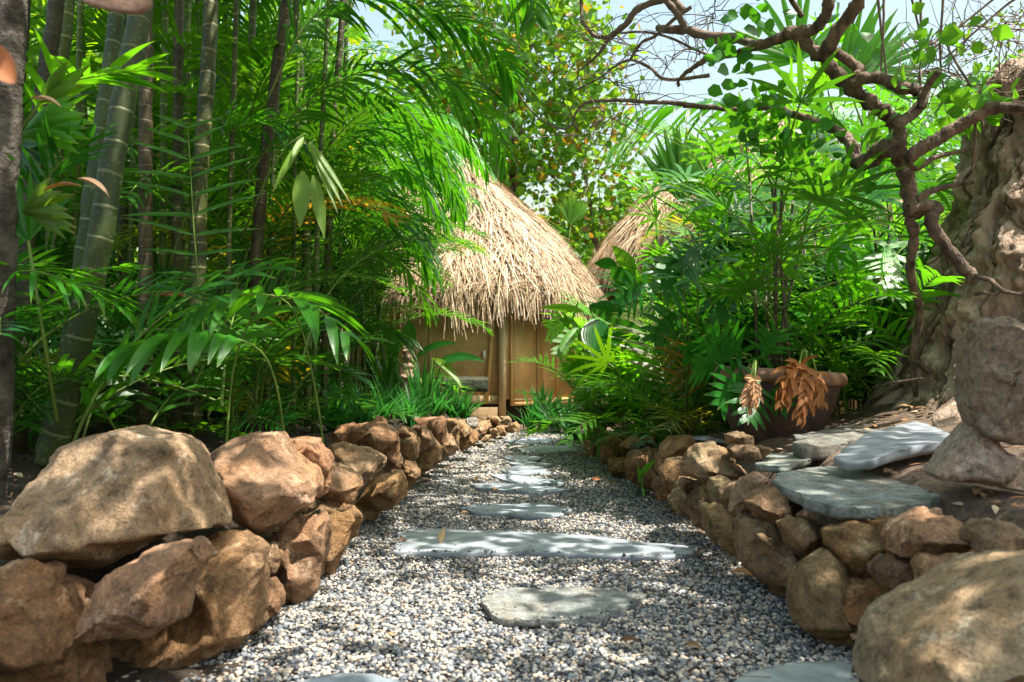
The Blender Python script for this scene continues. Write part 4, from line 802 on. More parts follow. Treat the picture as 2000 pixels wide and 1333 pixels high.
# understorey and mass of the left thicket
UG = 'areca palms filling the left thicket'
rp = random.Random(5)
LB = ['bushy low areca palm right behind the huge tan boulder', 'low areca palm behind the pointed pinkish boulder', 'areca palm with dark stems behind the small reddish wall stone', 'feathery areca palm behind the long craggy capstone',
 'areca palm spreading over the left corner of the hut', 'tall areca palm reaching over the hut roof from the left', 'areca palm in deep shade at the left picture edge', 'areca palm crowded behind the central brown-green stem',
 'areca palm before the hut wall left of the figurine', 'areca palm with yellowish fronds deep in the left thicket', 'dense areca palm left of the tight trio of stems', 'areca palm behind the yellow hanging leaf']
for i, (x, y, st, h, per, lo) in enumerate([(-2.1, 3.4, 0, (.4, .8), 2, 5), (-1.7, 4.2, 0, (.6, 1.3), 4, 7), (-1.8, 5.4, 2, (.3, .6), 2, 7), (-2.0, 6.6, 4, (.9, 1.7), 5, 5),
   (-2.4, 8.8, 5, (1.1, 2.0), 5, 7), (-2.2, 9.6, 6, (1.8, 3.0), 6, 5), (-3.4, 4.2, 3, (.5, 1.2), 4, 5), (-2.9, 6.0, 4, (.8, 1.6), 4, 5), (-2.2, 10.6, 4, (1.0, 1.8), 5, 6), (-4.2, 7.5, 4, (1.0, 2.2), 4, 4), (-3.6, 5.2, 3, (.8, 1.4), 4, 4), (-2.6, 7.4, 6, (1.6, 3.2), 6, 5)]):
    areca(LB[i], x, y, st, h, per, seed=60 + i, low=lo, sc=(.6, .85) if y < 6 else (.8, 1.1), group=UG, sr=.022, color=(1.2, 1.05, .8, 1) if i == 9 else None, lean=.08)
for i, (x, y, n_, lb) in enumerate([(-2.6, 3.6, 16, 'dark low fern-like palm between lichen trunk and ringed stems'), (-3.4, 6.8, 18, 'dark low palm in the shadows under the tight trio'), (-2.9, 8.2, 18, 'dark low palm under the reddish brown stem'), (-4.6, 6.2, 18, 'dark low palm at the deep left of the thicket'), (-4.4, 9.0, 18, 'dark low palm far back under the left thicket'), (-2.2, 5.4, 14, 'dark low palm behind the long row of wall stones'), (-1.9, 7.6, 14, 'dark low palm left of the strappy border plants'),
   (-5.8, 7.8, 20, 'dark low palm at the rear left of the thicket'), (-3.5, 10.4, 20, 'dark low palm beside the left end of the hut'), (-3.0, 4.8, 16, 'dark low palm under the central brown-green stem'), (-2.1, 3.0, 12, 'dark low palm in the shade behind the huge tan boulder'), (-6.8, 10.5, 22, 'dark low palm closing the back of the thicket'), (-1.5, 4.7, 9, 'dark low palm leaning on the flat-topped wall stone')]):
    root = thing('understorey_palm', lb, 'palm', (x, y, float(gh(x, y))), 'dark low palms under the left thicket'); rr = random.Random(700 + i)
    place(root, 'dark', n_, .0, .5, .22, rr, (.8, 1.3) if y > 4 else (.6, .9), 'frond', (.9, .95, .9, 1), tilt=.25)
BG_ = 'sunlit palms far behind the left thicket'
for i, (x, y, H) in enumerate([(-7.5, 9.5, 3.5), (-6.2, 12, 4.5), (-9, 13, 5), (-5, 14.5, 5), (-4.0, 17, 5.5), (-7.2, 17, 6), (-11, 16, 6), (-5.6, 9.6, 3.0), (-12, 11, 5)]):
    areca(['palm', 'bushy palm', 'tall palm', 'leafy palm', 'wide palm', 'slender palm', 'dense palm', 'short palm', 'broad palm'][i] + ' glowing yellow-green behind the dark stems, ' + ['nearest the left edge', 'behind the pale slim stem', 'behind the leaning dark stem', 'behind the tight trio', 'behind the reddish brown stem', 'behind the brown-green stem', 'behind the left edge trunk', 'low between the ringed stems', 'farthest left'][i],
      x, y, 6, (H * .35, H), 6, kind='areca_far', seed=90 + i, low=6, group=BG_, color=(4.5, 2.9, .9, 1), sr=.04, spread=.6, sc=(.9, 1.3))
# hero fronds near the camera in the left thicket
def hero(label, cname, pxs, n, ll, lw, droop, seed, col_=(1, 1, 1, 1), m='palm', fwd=60, V=.05, seg=6, s0=.25, fold=.16, name='palm_frond', base=None):
    W_ = [P(*p) for p in pxs]; root = thing(name, label, cname, W_[0]); mb = MB()
    pinnate(mb, W_, n=n, ll=ll, lw=lw, fwd=fwd, droop=droop, V=V, seed=seed, r0=.006, seg=seg, s0=s0, fold=fold)
    o = mb.build('leaflets', [M[m], M['rachis']], root); o.color = col_; return root
hero('bright green palm frond with broad drooping leaflets hanging over the huge tan boulder', 'palm frond', [(560,1010,3.6),(555,850,3.4),(520,700,3.2),(430,655,3.1),(330,655,3.0),(230,690,2.95)], 10, .30, .046, 1.3, 5, (1.25,1.35,1,1), V=-.1, s0=.5)
hero('bright green arching frond with yellow tips above the drooping one', 'palm frond', [(640,1000,3.9),(625,820,3.7),(575,610,3.45),(480,575,3.3),(390,600,3.2),(340,650,3.1)], 8, .32, .05, 1.0, 6, (1.4,1.35,1,1), V=-.05, s0=.5)
hero('frond with long leaflets sweeping right behind the pointed boulder', 'palm frond', [(440,900,3.6),(460,700,3.6),(520,590,3.55),(600,590,3.5),(680,660,3.4)], 8, .36, .05, .9, 7, (1.2,1.25,1,1), V=0)
hero('large areca frond spreading across the upper middle of the picture', 'palm frond', [(440,420,5.4),(560,240,5.3),(680,150,5.3),(800,140,5.3),(920,190,5.4),(985,300,5.5)], 44, .60, .030, 1.0, 8, (1,1.05,1,1), V=.1, s0=.12)
hero('upper areca frond pointing right beneath the yellowing tree', 'palm frond', [(520,200,5.0),(590,60,5.0),(680,-10,5.0),(820,10,5.0),(940,70,5.1),(1000,150,5.2)], 44, .62, .030, .9, 9, (.9,1.05,1,1), V=.1, s0=.12)
hero('dark frond arching over the upper left of the hut roof', 'palm frond', [(520,470,6.4),(620,320,6.4),(720,260,6.5),(820,280,6.6),(885,370,6.7)], 36, .62, .034, .9, 10, (.9,1,1,1), V=.1, s0=.12)
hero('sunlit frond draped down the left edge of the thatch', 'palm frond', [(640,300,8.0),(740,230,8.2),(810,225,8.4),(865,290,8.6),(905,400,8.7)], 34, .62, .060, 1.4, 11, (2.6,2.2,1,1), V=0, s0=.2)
hero('dark green frond hanging before the shaded wall of the hut', 'palm frond', [(560,560,7.2),(640,420,7.2),(720,380,7.3),(790,420,7.4),(840,520,7.5)], 30, .55, .034, .9, 12, (.85,1,1,1), V=.1)
hero('frond with olive leaflets fringing the hut corner at the left', 'palm frond', [(560,700,7.4),(640,560,7.4),(720,500,7.4),(790,520,7.6),(835,610,7.7)], 28, .5, .034, .8, 13, (1.3,1.1,.9,1), V=.1)
hero('areca frond crossing behind the central brown-green stem', 'palm frond', [(330,520,5.2),(380,380,5.2),(440,270,5.2),(510,240,5.2),(590,290,5.2)], 22, .42, .032, .8, 14, (.85,1,1,1), V=.1)
hero('long frond in the top centre above the other fronds', 'palm frond', [(560,60,5.4),(640,-60,5.4),(760,-140,5.4),(900,-120,5.4),(1040,20,5.6)], 40, .62, .034, 1.2, 15, (1.05,1.1,1,1), V=.05, s0=.12)
hero('yellow-green frond poking up between the two ringed stems', 'palm frond', [(60,420,3.3),(90,260,3.2),(130,170,3.1),(190,150,3.0),(270,140,3.0)], 10, .32, .030, .5, 16, (1.9,1.6,1,1), V=.15, fwd=40)
hero('drooping frond at the left edge beside the lichen trunk', 'palm frond', [(-60,700,3.1),(-20,560,3.0),(60,530,2.9),(150,560,2.9),(230,600,2.9)], 12, .26, .024, .8, 17, (1.2,1.25,1,1), V=.1)
hero('small frond with short leaflets touching the thick ringed stem', 'palm frond', [(20,760,3.3),(60,640,3.25),(120,560,3.2),(190,530,3.2),(265,522,3.2)], 16, .16, .020, .5, 18, (1.5,1.5,1,1), V=.1)
hero('dry-tipped frond with stiff level leaflets right of the ringed stem', 'palm frond', [(400,700,4.1),(388,560,4.1),(378,440,4.1),(372,330,4.1),(366,240,4.1)], 9, .36, .020, .25, 19, (1.5,1.25,1,1), fwd=85, V=0)
# yellow hanging leaf cluster
root = thing('palm_frond', 'yellowing leaf cluster with brown tips hanging in the left thicket', 'leaf cluster', P(596, 258, 3.6)); mb = MB()
o0 = P(596, 262, 3.6); mb.tube([P(470, 470, 3.9), P(520, 350, 3.75), P(560, 285, 3.65), o0], [.006, .005, .004, .004], 6, 1)
for x, y, w_ in ((568, 312, .03), (530, 372, .032), (545, 350, .03), (586, 438, .075), (634, 458, .055), (672, 398, .028), (662, 412, .026), (688, 392, .02)):
    t = P(x, y, 3.5); d = (t - o0); bigleaf(mb, o0 + d * .12 if w_ < .05 else o0 + d * .42, d, d.length * (.9 if w_ < .05 else .62), w_, .15, .12, side=Vector((1, .2, 0)) if abs(d.x) < abs(d.z) else Vector((0, .3, 1)))
mb.build('leaflets', [M['palm_y'], M['rachis']], root)
# broad fan leaves at the left edge
def fanleaf(label, px, py, d, tip, n, L, W, span, m='palm', color=(1, 1, 1, 1), droop=.3, seed=0, cat='fan leaf', pet=.5, joined=True, facing=None, name='fan_leaf'):
    b = P(px, py, d); t = P(*tip) - b; root = thing(name, label, cat, b); mb = MB()
    k = t.normalized() * L
    rr = random.Random(seed); mb.tube([b - k.normalized() * pet + Vector((0, .1, -.25)) * pet, b - k.normalized() * pet * .5 + Vector((0, .03, -.06)) * pet, b], [.007, .006, .005], 5, 1)
    vd = Vector((0, 1, .15)) if facing is None else Vector(facing); vd.normalize(); t = t.normalized(); sd = t.cross(vd).normalized()
    for q in range(n):
        a = R(-span + 2 * span * q / (n - 1) + rr.gauss(0, 1.5)); v = t * math.cos(a) + sd * math.sin(a); w_ = -t * math.sin(a) + sd * math.cos(a)
        pr = (lambda u: max(.03, min(1, u * 2.1 + .04) * (1 - max(0, u - .5) * 1.9))) if joined else (lambda u: max(.04, min(1, u * 3.5 + .12) * (1 - u ** 5)))
        mb.ribbon(b + vd * rr.uniform(-.01, .01), v + vd * rr.uniform(-.1, .1), w_, L * rr.uniform(.9, 1.05) * (1 - .2 * abs(a) / R(span)), W, 6, droop, pr, .22)
    o = mb.build('blade', [M[m], M['rachis']], root); o.color = color; return root
fanleaf('olive fan leaf with dry curled tips in front of the ringed stem', 45, 415, 2.9, (200, 375, 2.7), 9, .30, .045, 26, 'palm_y', (.55,.62,1,1), seed=1)
fanleaf('upright yellow-green fan leaf beside the left edge trunk', 75, 205, 3.0, (165, 110, 2.9), 7, .26, .045, 16, 'palm_y', (.75,.95,1,1), seed=2)
fanleaf('wide green fan leaf crossing the ringed stems', 40, 265, 3.0, (150, 215, 2.9), 8, .34, .040, 20, 'palm', (2.0,1.7,1,1), .5, seed=3, joined=False)
fanleaf('dark pleated fan leaf at the left edge', 30, 285, 3.1, (110, 330, 3.0), 8, .26, .045, 28, 'palm', (.9,.9,1,1), seed=4)
fanleaf('spiky green fan leaf low at the left edge', 55, 470, 2.9, (30, 300, 2.9), 7, .26, .026, 40, 'palm', (1,1.2,1,1), .6, seed=5, joined=False)
# curled dry leaves among them
def dry(label, px, py, d, dx, dz, L, W, m='deadleaf', col_=(1, 1, 1, 1), name='dry_leaf', droop=.8, fold=.35, dy=0):
    p = P(px, py, d); root = thing(name, label, 'leaf', p); mb = MB(); mb.ribbon(p, (dx, dy, dz), (0, 1, .4), L, W, 8, droop, prof_wide, fold); o = mb.build('blade', M[m], root); o.color = col_; return root
dry('orange-brown curled dry leaf tip over the olive fan leaf', 85, 375, 2.75, 1, .5, .13, .030)
dry('pale brown curled dry leaf tip near the thick ringed stem', 150, 350, 2.7, 1, -.2, .12, .035, 'paleleaf', (.5,.42,.35,1))
dry('beige withered leaf scrap beside the left trunk', 58, 195, 2.8, 1, .1, .11, .035, 'paleleaf', (1.2,1.1,1,1))
dry('brown dry leaf lying level across the stems low in the thicket', 300, 578, 4.2, 1, 0, .26, .05, 'deadleaf', (.5,.5,.6,1), droop=.1)
# blurred things close to the lens at the top left
root = thing('bark_slice', 'blurred pinkish tan piece with a charred edge cut by the top of the picture', 'bark piece', P(228, -20, 1.1))
c0 = [P(x, y, 1.1) for x, y in ((160,-60),(300,-60),(292,10),(262,24),(232,20),(205,14),(182,10),(160,2),(140,-20))]
sl = slab('bark_piece', c0, .012, M['granite'], None, None, tn(2.0,1.5,1.3), down=Vector((0, 1, 0)), amp=.002)
sl.parent = root; sl.location = sl.location - root.location
root2 = thing('dry_petal', 'blurred orange-brown rounded husk at the upper left edge', 'husk', P(-10, 125, 1.2)); mb = MB()
mb.ribbon(P(-60, 110, 1.2), (1, 0, -.25), (0, .3, 1), .075, .05, 8, .8, lambda u: max(.2, 1.1 - u ** 4), .3); o = mb.build('blade', M['deadleaf'], root2); o.color = (1.3, 1, 1.2, 1)

# strappy plants, figurine, pot and plants in front of the hut
GG = 'strappy border plants along the top of the left wall'
GL = [(740,800,6.8),(700,812,6.2),(780,795,7.6),(820,790,7.8),(850,780,8.4),(880,790,9.0),(660,820,5.9),(800,805,7.2),(905,798,9.6)]
GN = ['narrow-leaved clump behind the long capstone', 'low clump of blades left of the square reddish block', 'lush blade clump below the figurine', 'tallest blade clump right of the figurine', 'upright blade clump before the hut beam', 'small blade clump near the knobbly wall stone', 'shaded blade clump near the flat-topped wall stones', 'bushy blade clump at the foot of the figurine', 'sparse blade clump close to the hut post']
for i, (px, py, d) in enumerate(GL):
    p = P(px, py, d); strap_clump('strappy_plant', GN[i], 'plant', p.x, d, 60 if i != 3 else 46, .40 if i != 3 else .62, .022, 1.1, .9 if i != 3 else .45, seed=i, group=GG)
for i, (px, d, n_, L, W, dr_, sp, lb) in enumerate([(1060, 10.9, 60, .62, .04, .5, .45, 'dark sword-leaved clump against the hut side wall'), (1085, 10.6, 70, .5, .03, 1.4, .9, 'arching dark green strap clump at the end of the path'), (1035, 10.8, 40, .4, .025, 1.3, .8, 'fine bluish strap clump beside the hut corner'),
     (1110, 10.4, 60, .5, .035, 1.2, .8, 'broad strap clump touching the sunlit path end'), (1120, 9.4, 30, .45, .03, 1.1, .7, 'loose strap clump above the bleached end stone')]):
    x = (px - 1000) * d / F; strap_clump('strap_leaf_plant', lb, 'plant', x, d, n_, L, W, dr_, sp, seed=30 + i, group='strap-leaved plants at the end of the path')
# spike of the sword plant
# broad-leaved plant by the figurine
root = thing('ginger_plant', 'plant with long broad arching leaves between figurine and hut', 'plant', P(835, 800, 9.2)); b = P(835, 800, 9.2)
for i, (pts, w_, mm) in enumerate([([(808,705),(850,680),(885,655)], .10, 'dark'), ([(850,715),(900,702),(945,722)], .12, 'strap'), ([(845,700),(880,730),(882,765)], .09, 'palm_y'), ([(800,690),(800,650),(790,625)], .16, 'dark'), ([(775,700),(760,660),(740,640)], .14, 'dark'), ([(820,740),(800,720),(770,735)], .10, 'dark')]):
    a = P(*pts[0], 9.1); c = P(*pts[2], 8.9); mb = MB(); mb.tube([b, (b + a) / 2 + Vector((0, 0, .05)), a], [.012, .01, .008], 5, 1); md = P(*pts[1], 9.0)
    d = (md - a).normalized(); bigleaf(mb, a, d + Vector((0, -.1, .25)), (c - a).length * 1.1, w_, .9, .15, side=Vector((0, .6, .8)) if abs(d.x) > .6 else Vector((1, .3, 0)))
    mb.build('leaf', [M[mm], M['rachis']], root)
strap_clump('bromeliad', 'dark spiky rosette plant left of the figurine', 'plant', P(765, 800, 9.3).x, 9.3, 34, .75, .07, .5, .5, 'dark', seed=77)
# carved figurine
def figurine():
    p = P(795, 790, 8.6); root = thing('figurine', 'small weathered stone figurine with a headdress standing among the plants', 'figurine', p); H = .60
    bm = bmesh.new()
    def ell(c, r, rx=0, ry=0):
        m_ = Matrix.Translation(Vector(c)) @ Euler((rx, ry, 0)).to_matrix().to_4x4() @ Matrix.Diagonal((*r, 1)); bmesh.ops.create_icosphere(bm, subdivisions=3, radius=1, matrix=m_)
    for c, r, rx, ry in [((0, 0, .03), (.085, .07, .04), 0, 0), ((-.03, 0, .13), (.034, .036, .11), 0, .05), ((.03, 0, .13), (.034, .036, .11), 0, -.05), ((0, 0, .24), (.062, .05, .06), 0, 0), ((0, 0, .31), (.055, .045, .07), 0, 0), ((0, -.005, .37), (.072, .045, .035), 0, 0),
        ((0, 0, .41), (.024, .024, .03), 0, 0), ((0, -.005, .46), (.042, .045, .052), 0, 0), ((0, -.048, .455), (.010, .014, .016), 0, 0), ((-.014, -.043, .47), (.008, .007, .006), 0, 0), ((.014, -.043, .47), (.008, .007, .006), 0, 0), ((0, -.042, .432), (.014, .008, .005), 0, 0),
        ((0, .005, .515), (.048, .042, .025), 0, 0), ((0, .01, .55), (.034, .03, .03), 0, 0), ((-.045, 0, .46), (.008, .014, .018), 0, 0), ((.045, 0, .46), (.008, .014, .018), 0, 0),
        ((-.072, -.005, .32), (.02, .022, .062), 0, .15), ((.072, -.005, .32), (.02, .022, .062), 0, -.15), ((-.05, -.045, .265), (.018, .04, .018), .2, -.4), ((.05, -.045, .265), (.018, .04, .018), .2, .4), ((0, -.062, .265), (.03, .018, .022), 0, 0)]: ell(c, r, rx, ry)
    for v in bm.verts: v.co *= H / .58
    me = bpy.data.meshes.new('carved_body'); bm.to_mesh(me); bm.free(); me.materials.append(M['granite']); o = link('carved_body', me, root); o.rotation_euler = (0, 0, .5); o.color = (1.2, .95, .75, 1)
    r = o.modifiers.new('r', 'REMESH'); r.mode = 'VOXEL'; r.voxel_size = .008; r.use_smooth_shade = True
figurine()
slab('stone_bench', [P(x, y, d) for x, y, d in ((865,742,11.2),(955,742,11.2),(950,736,11.6),(870,736,11.6))], .16, M['slate2'], 'low grey stone block with a mossy top before the hut wall', 'stone block', tn(.22,.24,.17), amp=.008)
# clay pot with plants
pp = P(1512, 866, 4.75); pot = thing('clay_pot', 'large dark clay planter with a terracotta rim on the right bank', 'pot', pp)
M['pot'] = plain('dark_clay', (.04, .027, .022), (.12, .075, .058), 9, .7, .3, .004); M['potrim'] = plain('terracotta', (.16, .085, .055), (.36, .21, .14), 12, .75, .3, .004)
def lathe(mb, c, prof, n=40, tilt=(0, 0), m=0):
    base = len(mb.v); T = Euler((tilt[0], tilt[1], 0)).to_matrix()
    for r, z in prof:
        for k in range(n): a = 2 * math.pi * k / n; mb.v.append(Vector(c) + T @ Vector((r * math.cos(a), r * math.sin(a), z)))
    for i in range(len(prof) - 1):
        for k in range(n): a = base + i * n + k; b_ = base + i * n + (k + 1) % n; mb.face((a, b_, b_ + n, a + n), None, m)
mb = MB(); lathe(mb, pp, [(.0, .0), (.19, .0), (.215, .02), (.265, .12), (.305, .22), (.325, .30), (.33, .335)], tilt=(0, .06)); mb.build('body', M['pot'], pot)
mb = MB(); lathe(mb, pp, [(.328, .335), (.350, .34), (.362, .36), (.362, .385), (.350, .405), (.335, .41), (.318, .40), (.31, .37), (.305, .3)], tilt=(0, .06)); mb.build('rim', M['potrim'], pot)
mb = MB(); lathe(mb, pp, [(.0, .345), (.31, .34)], tilt=(0, .06)); mb.build('soil', M['soil'], pot)
# rhapis palms of the right mass
def rhapis(label, x, y, canes, h, per, seed, kind='rhapis', group='lady palms massed right of the path', color=None, sc=(.85, 1.2), spread=.3, z=None, top=True):
    rr = random.Random(seed); z = float(gh(x, y)) - .02 if z is None else z; root = thing('lady_palm', label, 'palm', (x, y, z), group)
    for s in range(canes):
        a = rr.uniform(0, 6.283); rd = rr.uniform(0, spread); bx, by = rd * math.cos(a), rd * math.sin(a); H = rr.uniform(*h); lx, ly = bx + rr.gauss(0, .1) * H, by + rr.gauss(0, .1) * H
        mb = MB(); mb.tube([(x + bx, y + by, z), (x + (bx + lx) / 2, y + (by + ly) / 2, z + H * .55), (x + lx, y + ly, z + H)], [.011, .010, .008], 6); o = mb.build('cane', M['stem_b'], root)
        for k in range(per):
            t = rr.uniform(.35, 1.0) if k else 1; c = color or (1, 1, 1, 1); g = rr.uniform(.75, 1.4)
            link('fan_leaf', rr.choice(FR[kind]), root, (bx + (lx - bx) * t, by + (ly - by) * t, H * t), (rr.gauss(0, .25), rr.gauss(0, .25), rr.uniform(0, 6.283)), rr.uniform(*sc), (c[0] * g * rr.uniform(.9, 1.3), c[1] * g, c[2] * g, 1))
    return root
rhapis('tall lady palm growing out of the clay planter', pp.x, pp.y, 7, (.5, 1.35), 6, 200, z=pp.z + .33, spread=.16, group=None)
RL = ['lady palm directly behind the bleached end stone', 'lady palm behind the craggy rust-brown capstone', 'dense lady palm left of the clay planter', 'lady palm with bright leaves above the orange bromeliad', 'shaded lady palm behind the clay planter', 'lady palm below the gnarled trunk', 'tall lady palm in the middle of the right mass',
      'lady palm reaching toward the second hut roof', 'lady palm between the gnarled tree and the bamboo screen', 'back row lady palm right of the second hut', 'back row lady palm before the palapa', 'tall back row lady palm under the gnarled branches', 'lady palm with pale leaves beside the earth mound']
RP = [(1.25, 8.3, 6, (.3, 1.0)), (1.45, 7.2, 6, (.3, 1.3)), (1.55, 5.9, 7, (.3, 1.2)), (1.35, 6.5, 5, (.2, .7)), (2.0, 6.0, 7, (.5, 1.7)), (2.45, 6.8, 7, (.6, 1.8)), (1.9, 7.4, 8, (.8, 2.1)), (2.2, 8.6, 7, (.6, 1.5)), (3.0, 7.3, 7, (.5, 1.6)), (2.2, 9.6, 8, (.8, 2.1)), (3.1, 9.4, 8, (1.0, 2.8)), (3.9, 8.6, 8, (1.0, 3.0)), (3.5, 6.4, 6, (.6, 1.8))]
for i, (x, y, c, h) in enumerate(RP): rhapis(RL[i], x, y, c + 2, h, 9, 210 + i, kind='rhapis_d' if i in (2, 4) else 'rhapis', color=(2.4, 1.9, 1, 1) if i in (0, 1, 3, 7) else ((.9, .95, .9, 1) if i in (2, 4, 5, 6) else (1.5, 1.35, 1, 1)), sc=(.9, 1.3) if y < 7 else (1.1, 1.6))
for i, (x, y, n_, lb) in enumerate([(2.25, 5.0, 12, 'low palm filling the gap between gnarled trunk and earth mound'), (1.75, 5.1, 12, 'low palm behind the planter below the gnarled trunk')]):
    root = thing('understorey_palm', lb, 'palm', (x, y, float(gh(x, y))), 'low palms under the gnarled tree'); rr = random.Random(750 + i)
    place(root, 'low', n_, .0, .55, .12, rr, (.6, .95), 'frond', (1.5, 1.4, 1, 1), tilt=.25)
BR = 'low leafy palms edging the right wall'
for i, (px, d, lb) in enumerate([(1160, 8.2, 'low feathery palm over the bleached end stone'), (1235, 6.6, 'low feathery palm behind the layered dark stone'), (1330, 5.6, 'low dark palm left of the clay planter'), (1290, 6.9, 'feathery palm in the midst of the right mass'), (1690, 6.0, 'low palm between clay planter and earth mound'), (1600, 5.6, 'low palm right behind the clay planter')]):
    x = (px - 1000) * d / F; root = thing('feather_palm', lb, 'palm', (x, d, float(gh(x, d))), BR); rr = random.Random(300 + i); place(root, 'low' if i % 2 else 'dark', 13, .0, .35, .10, rr, (.7, 1.05), 'frond', (1.3, 1.2, 1, 1) if i in (0, 1, 3) else None)
# broad leaves, lobed leaves and special plants on the right
def leafplant(name, label, cat, base, leaves, m, color=(1, 1, 1, 1), kind='big', group=None):
    b = P(*base); root = thing(name, label, cat, b, group)
    for i, (x, y, d, tx, ty, td, w_, *ex) in enumerate(leaves):
        a = P(x, y, d); t = P(tx, ty, td); dv = t - a; mb = MB(); mb.tube([b, (b + a) / 2 + Vector((0, 0, .06)), a], [.009, .007, .005], 5, 1)
        view = Vector((0, 1, 0)); sd = dv.cross(view + Vector((.2, 0, .35))); mm = ex[0] if ex else m
        if kind == 'big': bigleaf(mb, a, dv.normalized() + Vector((0, 0, .15)), dv.length, w_, .35, .14, side=sd)
        else: lobed(mb, a, dv.normalized() + Vector((0, 0, .12)), dv.length, w_, side=sd, n=6, droop=1.6 if 'eaf' in cat else .35, seed=i)
        o = mb.build('leaf', [M[mm], M['rachis']], root); o.color = ex[1] if len(ex) > 1 else color
    return root
leafplant('spathe_plant', 'plant with big glossy dark leaves leaning over the path end', 'plant', (1260, 860, 7.2), [(1140,610,6.9,1052,602,6.7,.07,'palm_y',(.7,1,1,1)), (1150,600,6.9,1290,655,6.6,.20), (1165,625,6.8,1160,700,6.6,.22), (1230,560,6.9,1190,520,6.8,.14), (1240,540,7.0,1195,478,6.9,.13,'palm_y',(.6,.85,1,1)), (1260,680,6.8,1170,660,6.6,.16), (1260,650,6.8,1265,740,6.6,.13,'palm_y',(.5,.85,1,1)), (1300,700,6.7,1310,780,6.6,.14), (1205,520,6.9,1160,515,6.8,.10)], 'dark', (1.2,1.3,1.3,1))
leafplant('philodendron', 'philodendron with a brightly backlit cut leaf beside the hut wall', 'plant', (1180, 830, 7.8), [(1120,625,7.4,1068,648,7.2,.32,'palm_y',(.55,.95,1,1)), (1125,640,7.4,1085,700,7.2,.25,'palm_y',(.6,.95,1,1)), (1150,700,7.4,1100,730,7.2,.25), (1180,720,7.4,1130,790,7.2,.28)], 'palm', (2,1.7,1,1), 'lobed')
leafplant('philodendron', 'philodendron with glossy cut leaves catching white light in the right mass', 'plant', (1360, 840, 5.6), [(1330,500,5.3,1290,580,5.1,.34), (1365,480,5.3,1330,540,5.1,.30), (1260,560,5.6,1200,600,5.4,.3), (1330,610,5.4,1270,670,5.2,.32), (1400,560,5.3,1420,630,5.1,.28)], 'dark', (1.3,1.4,1.4,1), 'lobed')
leafplant('philodendron', 'philodendron with a large yellow-green cut leaf near the earth mound', 'plant', (1700, 800, 5.4), [(1735,480,5.0,1745,590,4.7,.34,'palm',(2.2,1.8,1,1)), (1700,500,5.1,1640,560,4.9,.30,'palm',(1.6,1.5,1,1)), (1770,510,5.0,1800,590,4.8,.28,'palm',(1.5,1.4,1,1))], 'palm', kind='lobed')
leafplant('philodendron', 'dark philodendron spilling over the left side of the clay planter', 'plant', (1480, 740, 4.7), [(1450,690,4.5,1370,650,4.3,.26), (1430,700,4.5,1350,720,4.3,.28), (1450,730,4.5,1400,800,4.3,.26), (1480,740,4.45,1460,830,4.25,.24), (1490,700,4.5,1520,640,4.4,.22), (1420,680,4.6,1330,690,4.5,.24), (1500,750,4.5,1545,800,4.3,.2)], 'dark', (1.2,1.5,1.2,1), 'lobed')
leafplant('philodendron', 'withered orange philodendron leaf drooping over the planter rim', 'dead leaf', (1575, 700, 4.5), [(1570,712,4.35,1498,750,4.2,.20), (1575,720,4.3,1560,830,4.15,.17), (1595,730,4.35,1612,790,4.2,.12), (1560,715,4.3,1510,785,4.15,.15)], 'deadleaf', (1.0,.85,.7,1), 'lobed')
leafplant('philodendron', 'pale crumpled dead leaf hanging before the dark planter', 'dead leaf', (1478, 720, 4.4), [(1470,735,4.25,1460,812,4.2,.10), (1474,740,4.22,1480,800,4.15,.09), (1466,745,4.24,1445,795,4.2,.07)], 'paleleaf', (1.1,.85,.7,1), 'lobed')
strap_clump('bromeliad', 'orange and green bromeliad rosette behind the flat black slate', 'plant', P(1285, 870, 6.1).x, 6.1, 22, .24, .035, .4, .7, 'palm', seed=5, color=(2.2, 1.6, 1, 1))
strap_clump('bromeliad', 'small orange-red bromeliad flower spike behind the right wall', 'plant', P(1275, 870, 6.2).x, 6.2, 7, .26, .030, .2, .25, 'deadleaf', seed=6, color=(1.8, .55, .3, 1))
leafplant('grass_tuft', 'single green grass blade bending over the right wall stones', 'grass blade', (1255, 955, 4.9), [(1248,930,4.85,1282,898,4.8,.035), (1250,945,4.85,1245,905,4.8,.015), (1255,950,4.85,1258,975,4.8,.012)], 'palm', (2.2,1.8,1,1))
leafplant('grass_tuft', 'long blade drooping at the bleached end stone', 'grass blade', (1185, 850, 7.3), [(1180,835,7.2,1165,900,7.1,.05), (1160,845,7.2,1125,868,7.1,.07)], 'palm', (2.2,1.8,1,1))
fanleaf('large backlit yellow-green fan leaf standing upright right of the sky gap', 1335, 400, 8.6, (1325, 300, 8.6), 22, .82, .10, 34, 'palm_y', (.42,.85,1,1), .05, seed=9)
fanleaf('glowing yellow-green fan leaf beyond the hut roof', 1115, 440, 14, (1122, 390, 14), 16, .55, .09, 38, 'palm_y', (.7,1,1,1), .05, seed=10)
fanleaf('yellow-green fan leaf above the hut roof slope', 970, 350, 15.5, (975, 300, 15.5), 16, .5, .09, 40, 'palm_y', (.7,.95,1,1), .05, seed=11)
fanleaf('tall pale green upright leaf above the thatch', 975, 310, 15.0, (980, 235, 15.0), 10, .75, .09, 14, 'palm', (1.7,1.5,1.6,1), .02, seed=12)
fanleaf('pale silvery dry fan leaf caught under the gnarled trunk', 1745, 440, 5.6, (1715, 400, 5.5), 12, .26, .03, 30, 'paleleaf', (1.5,1.9,2.2,1), .8, seed=13)
fanleaf('big pleated green fan leaf behind the gnarled branches', 1640, 190, 6.0, (1710, 60, 6.0), 10, .75, .09, 24, 'palm', (1.8,1.6,1,1), .1, seed=14)
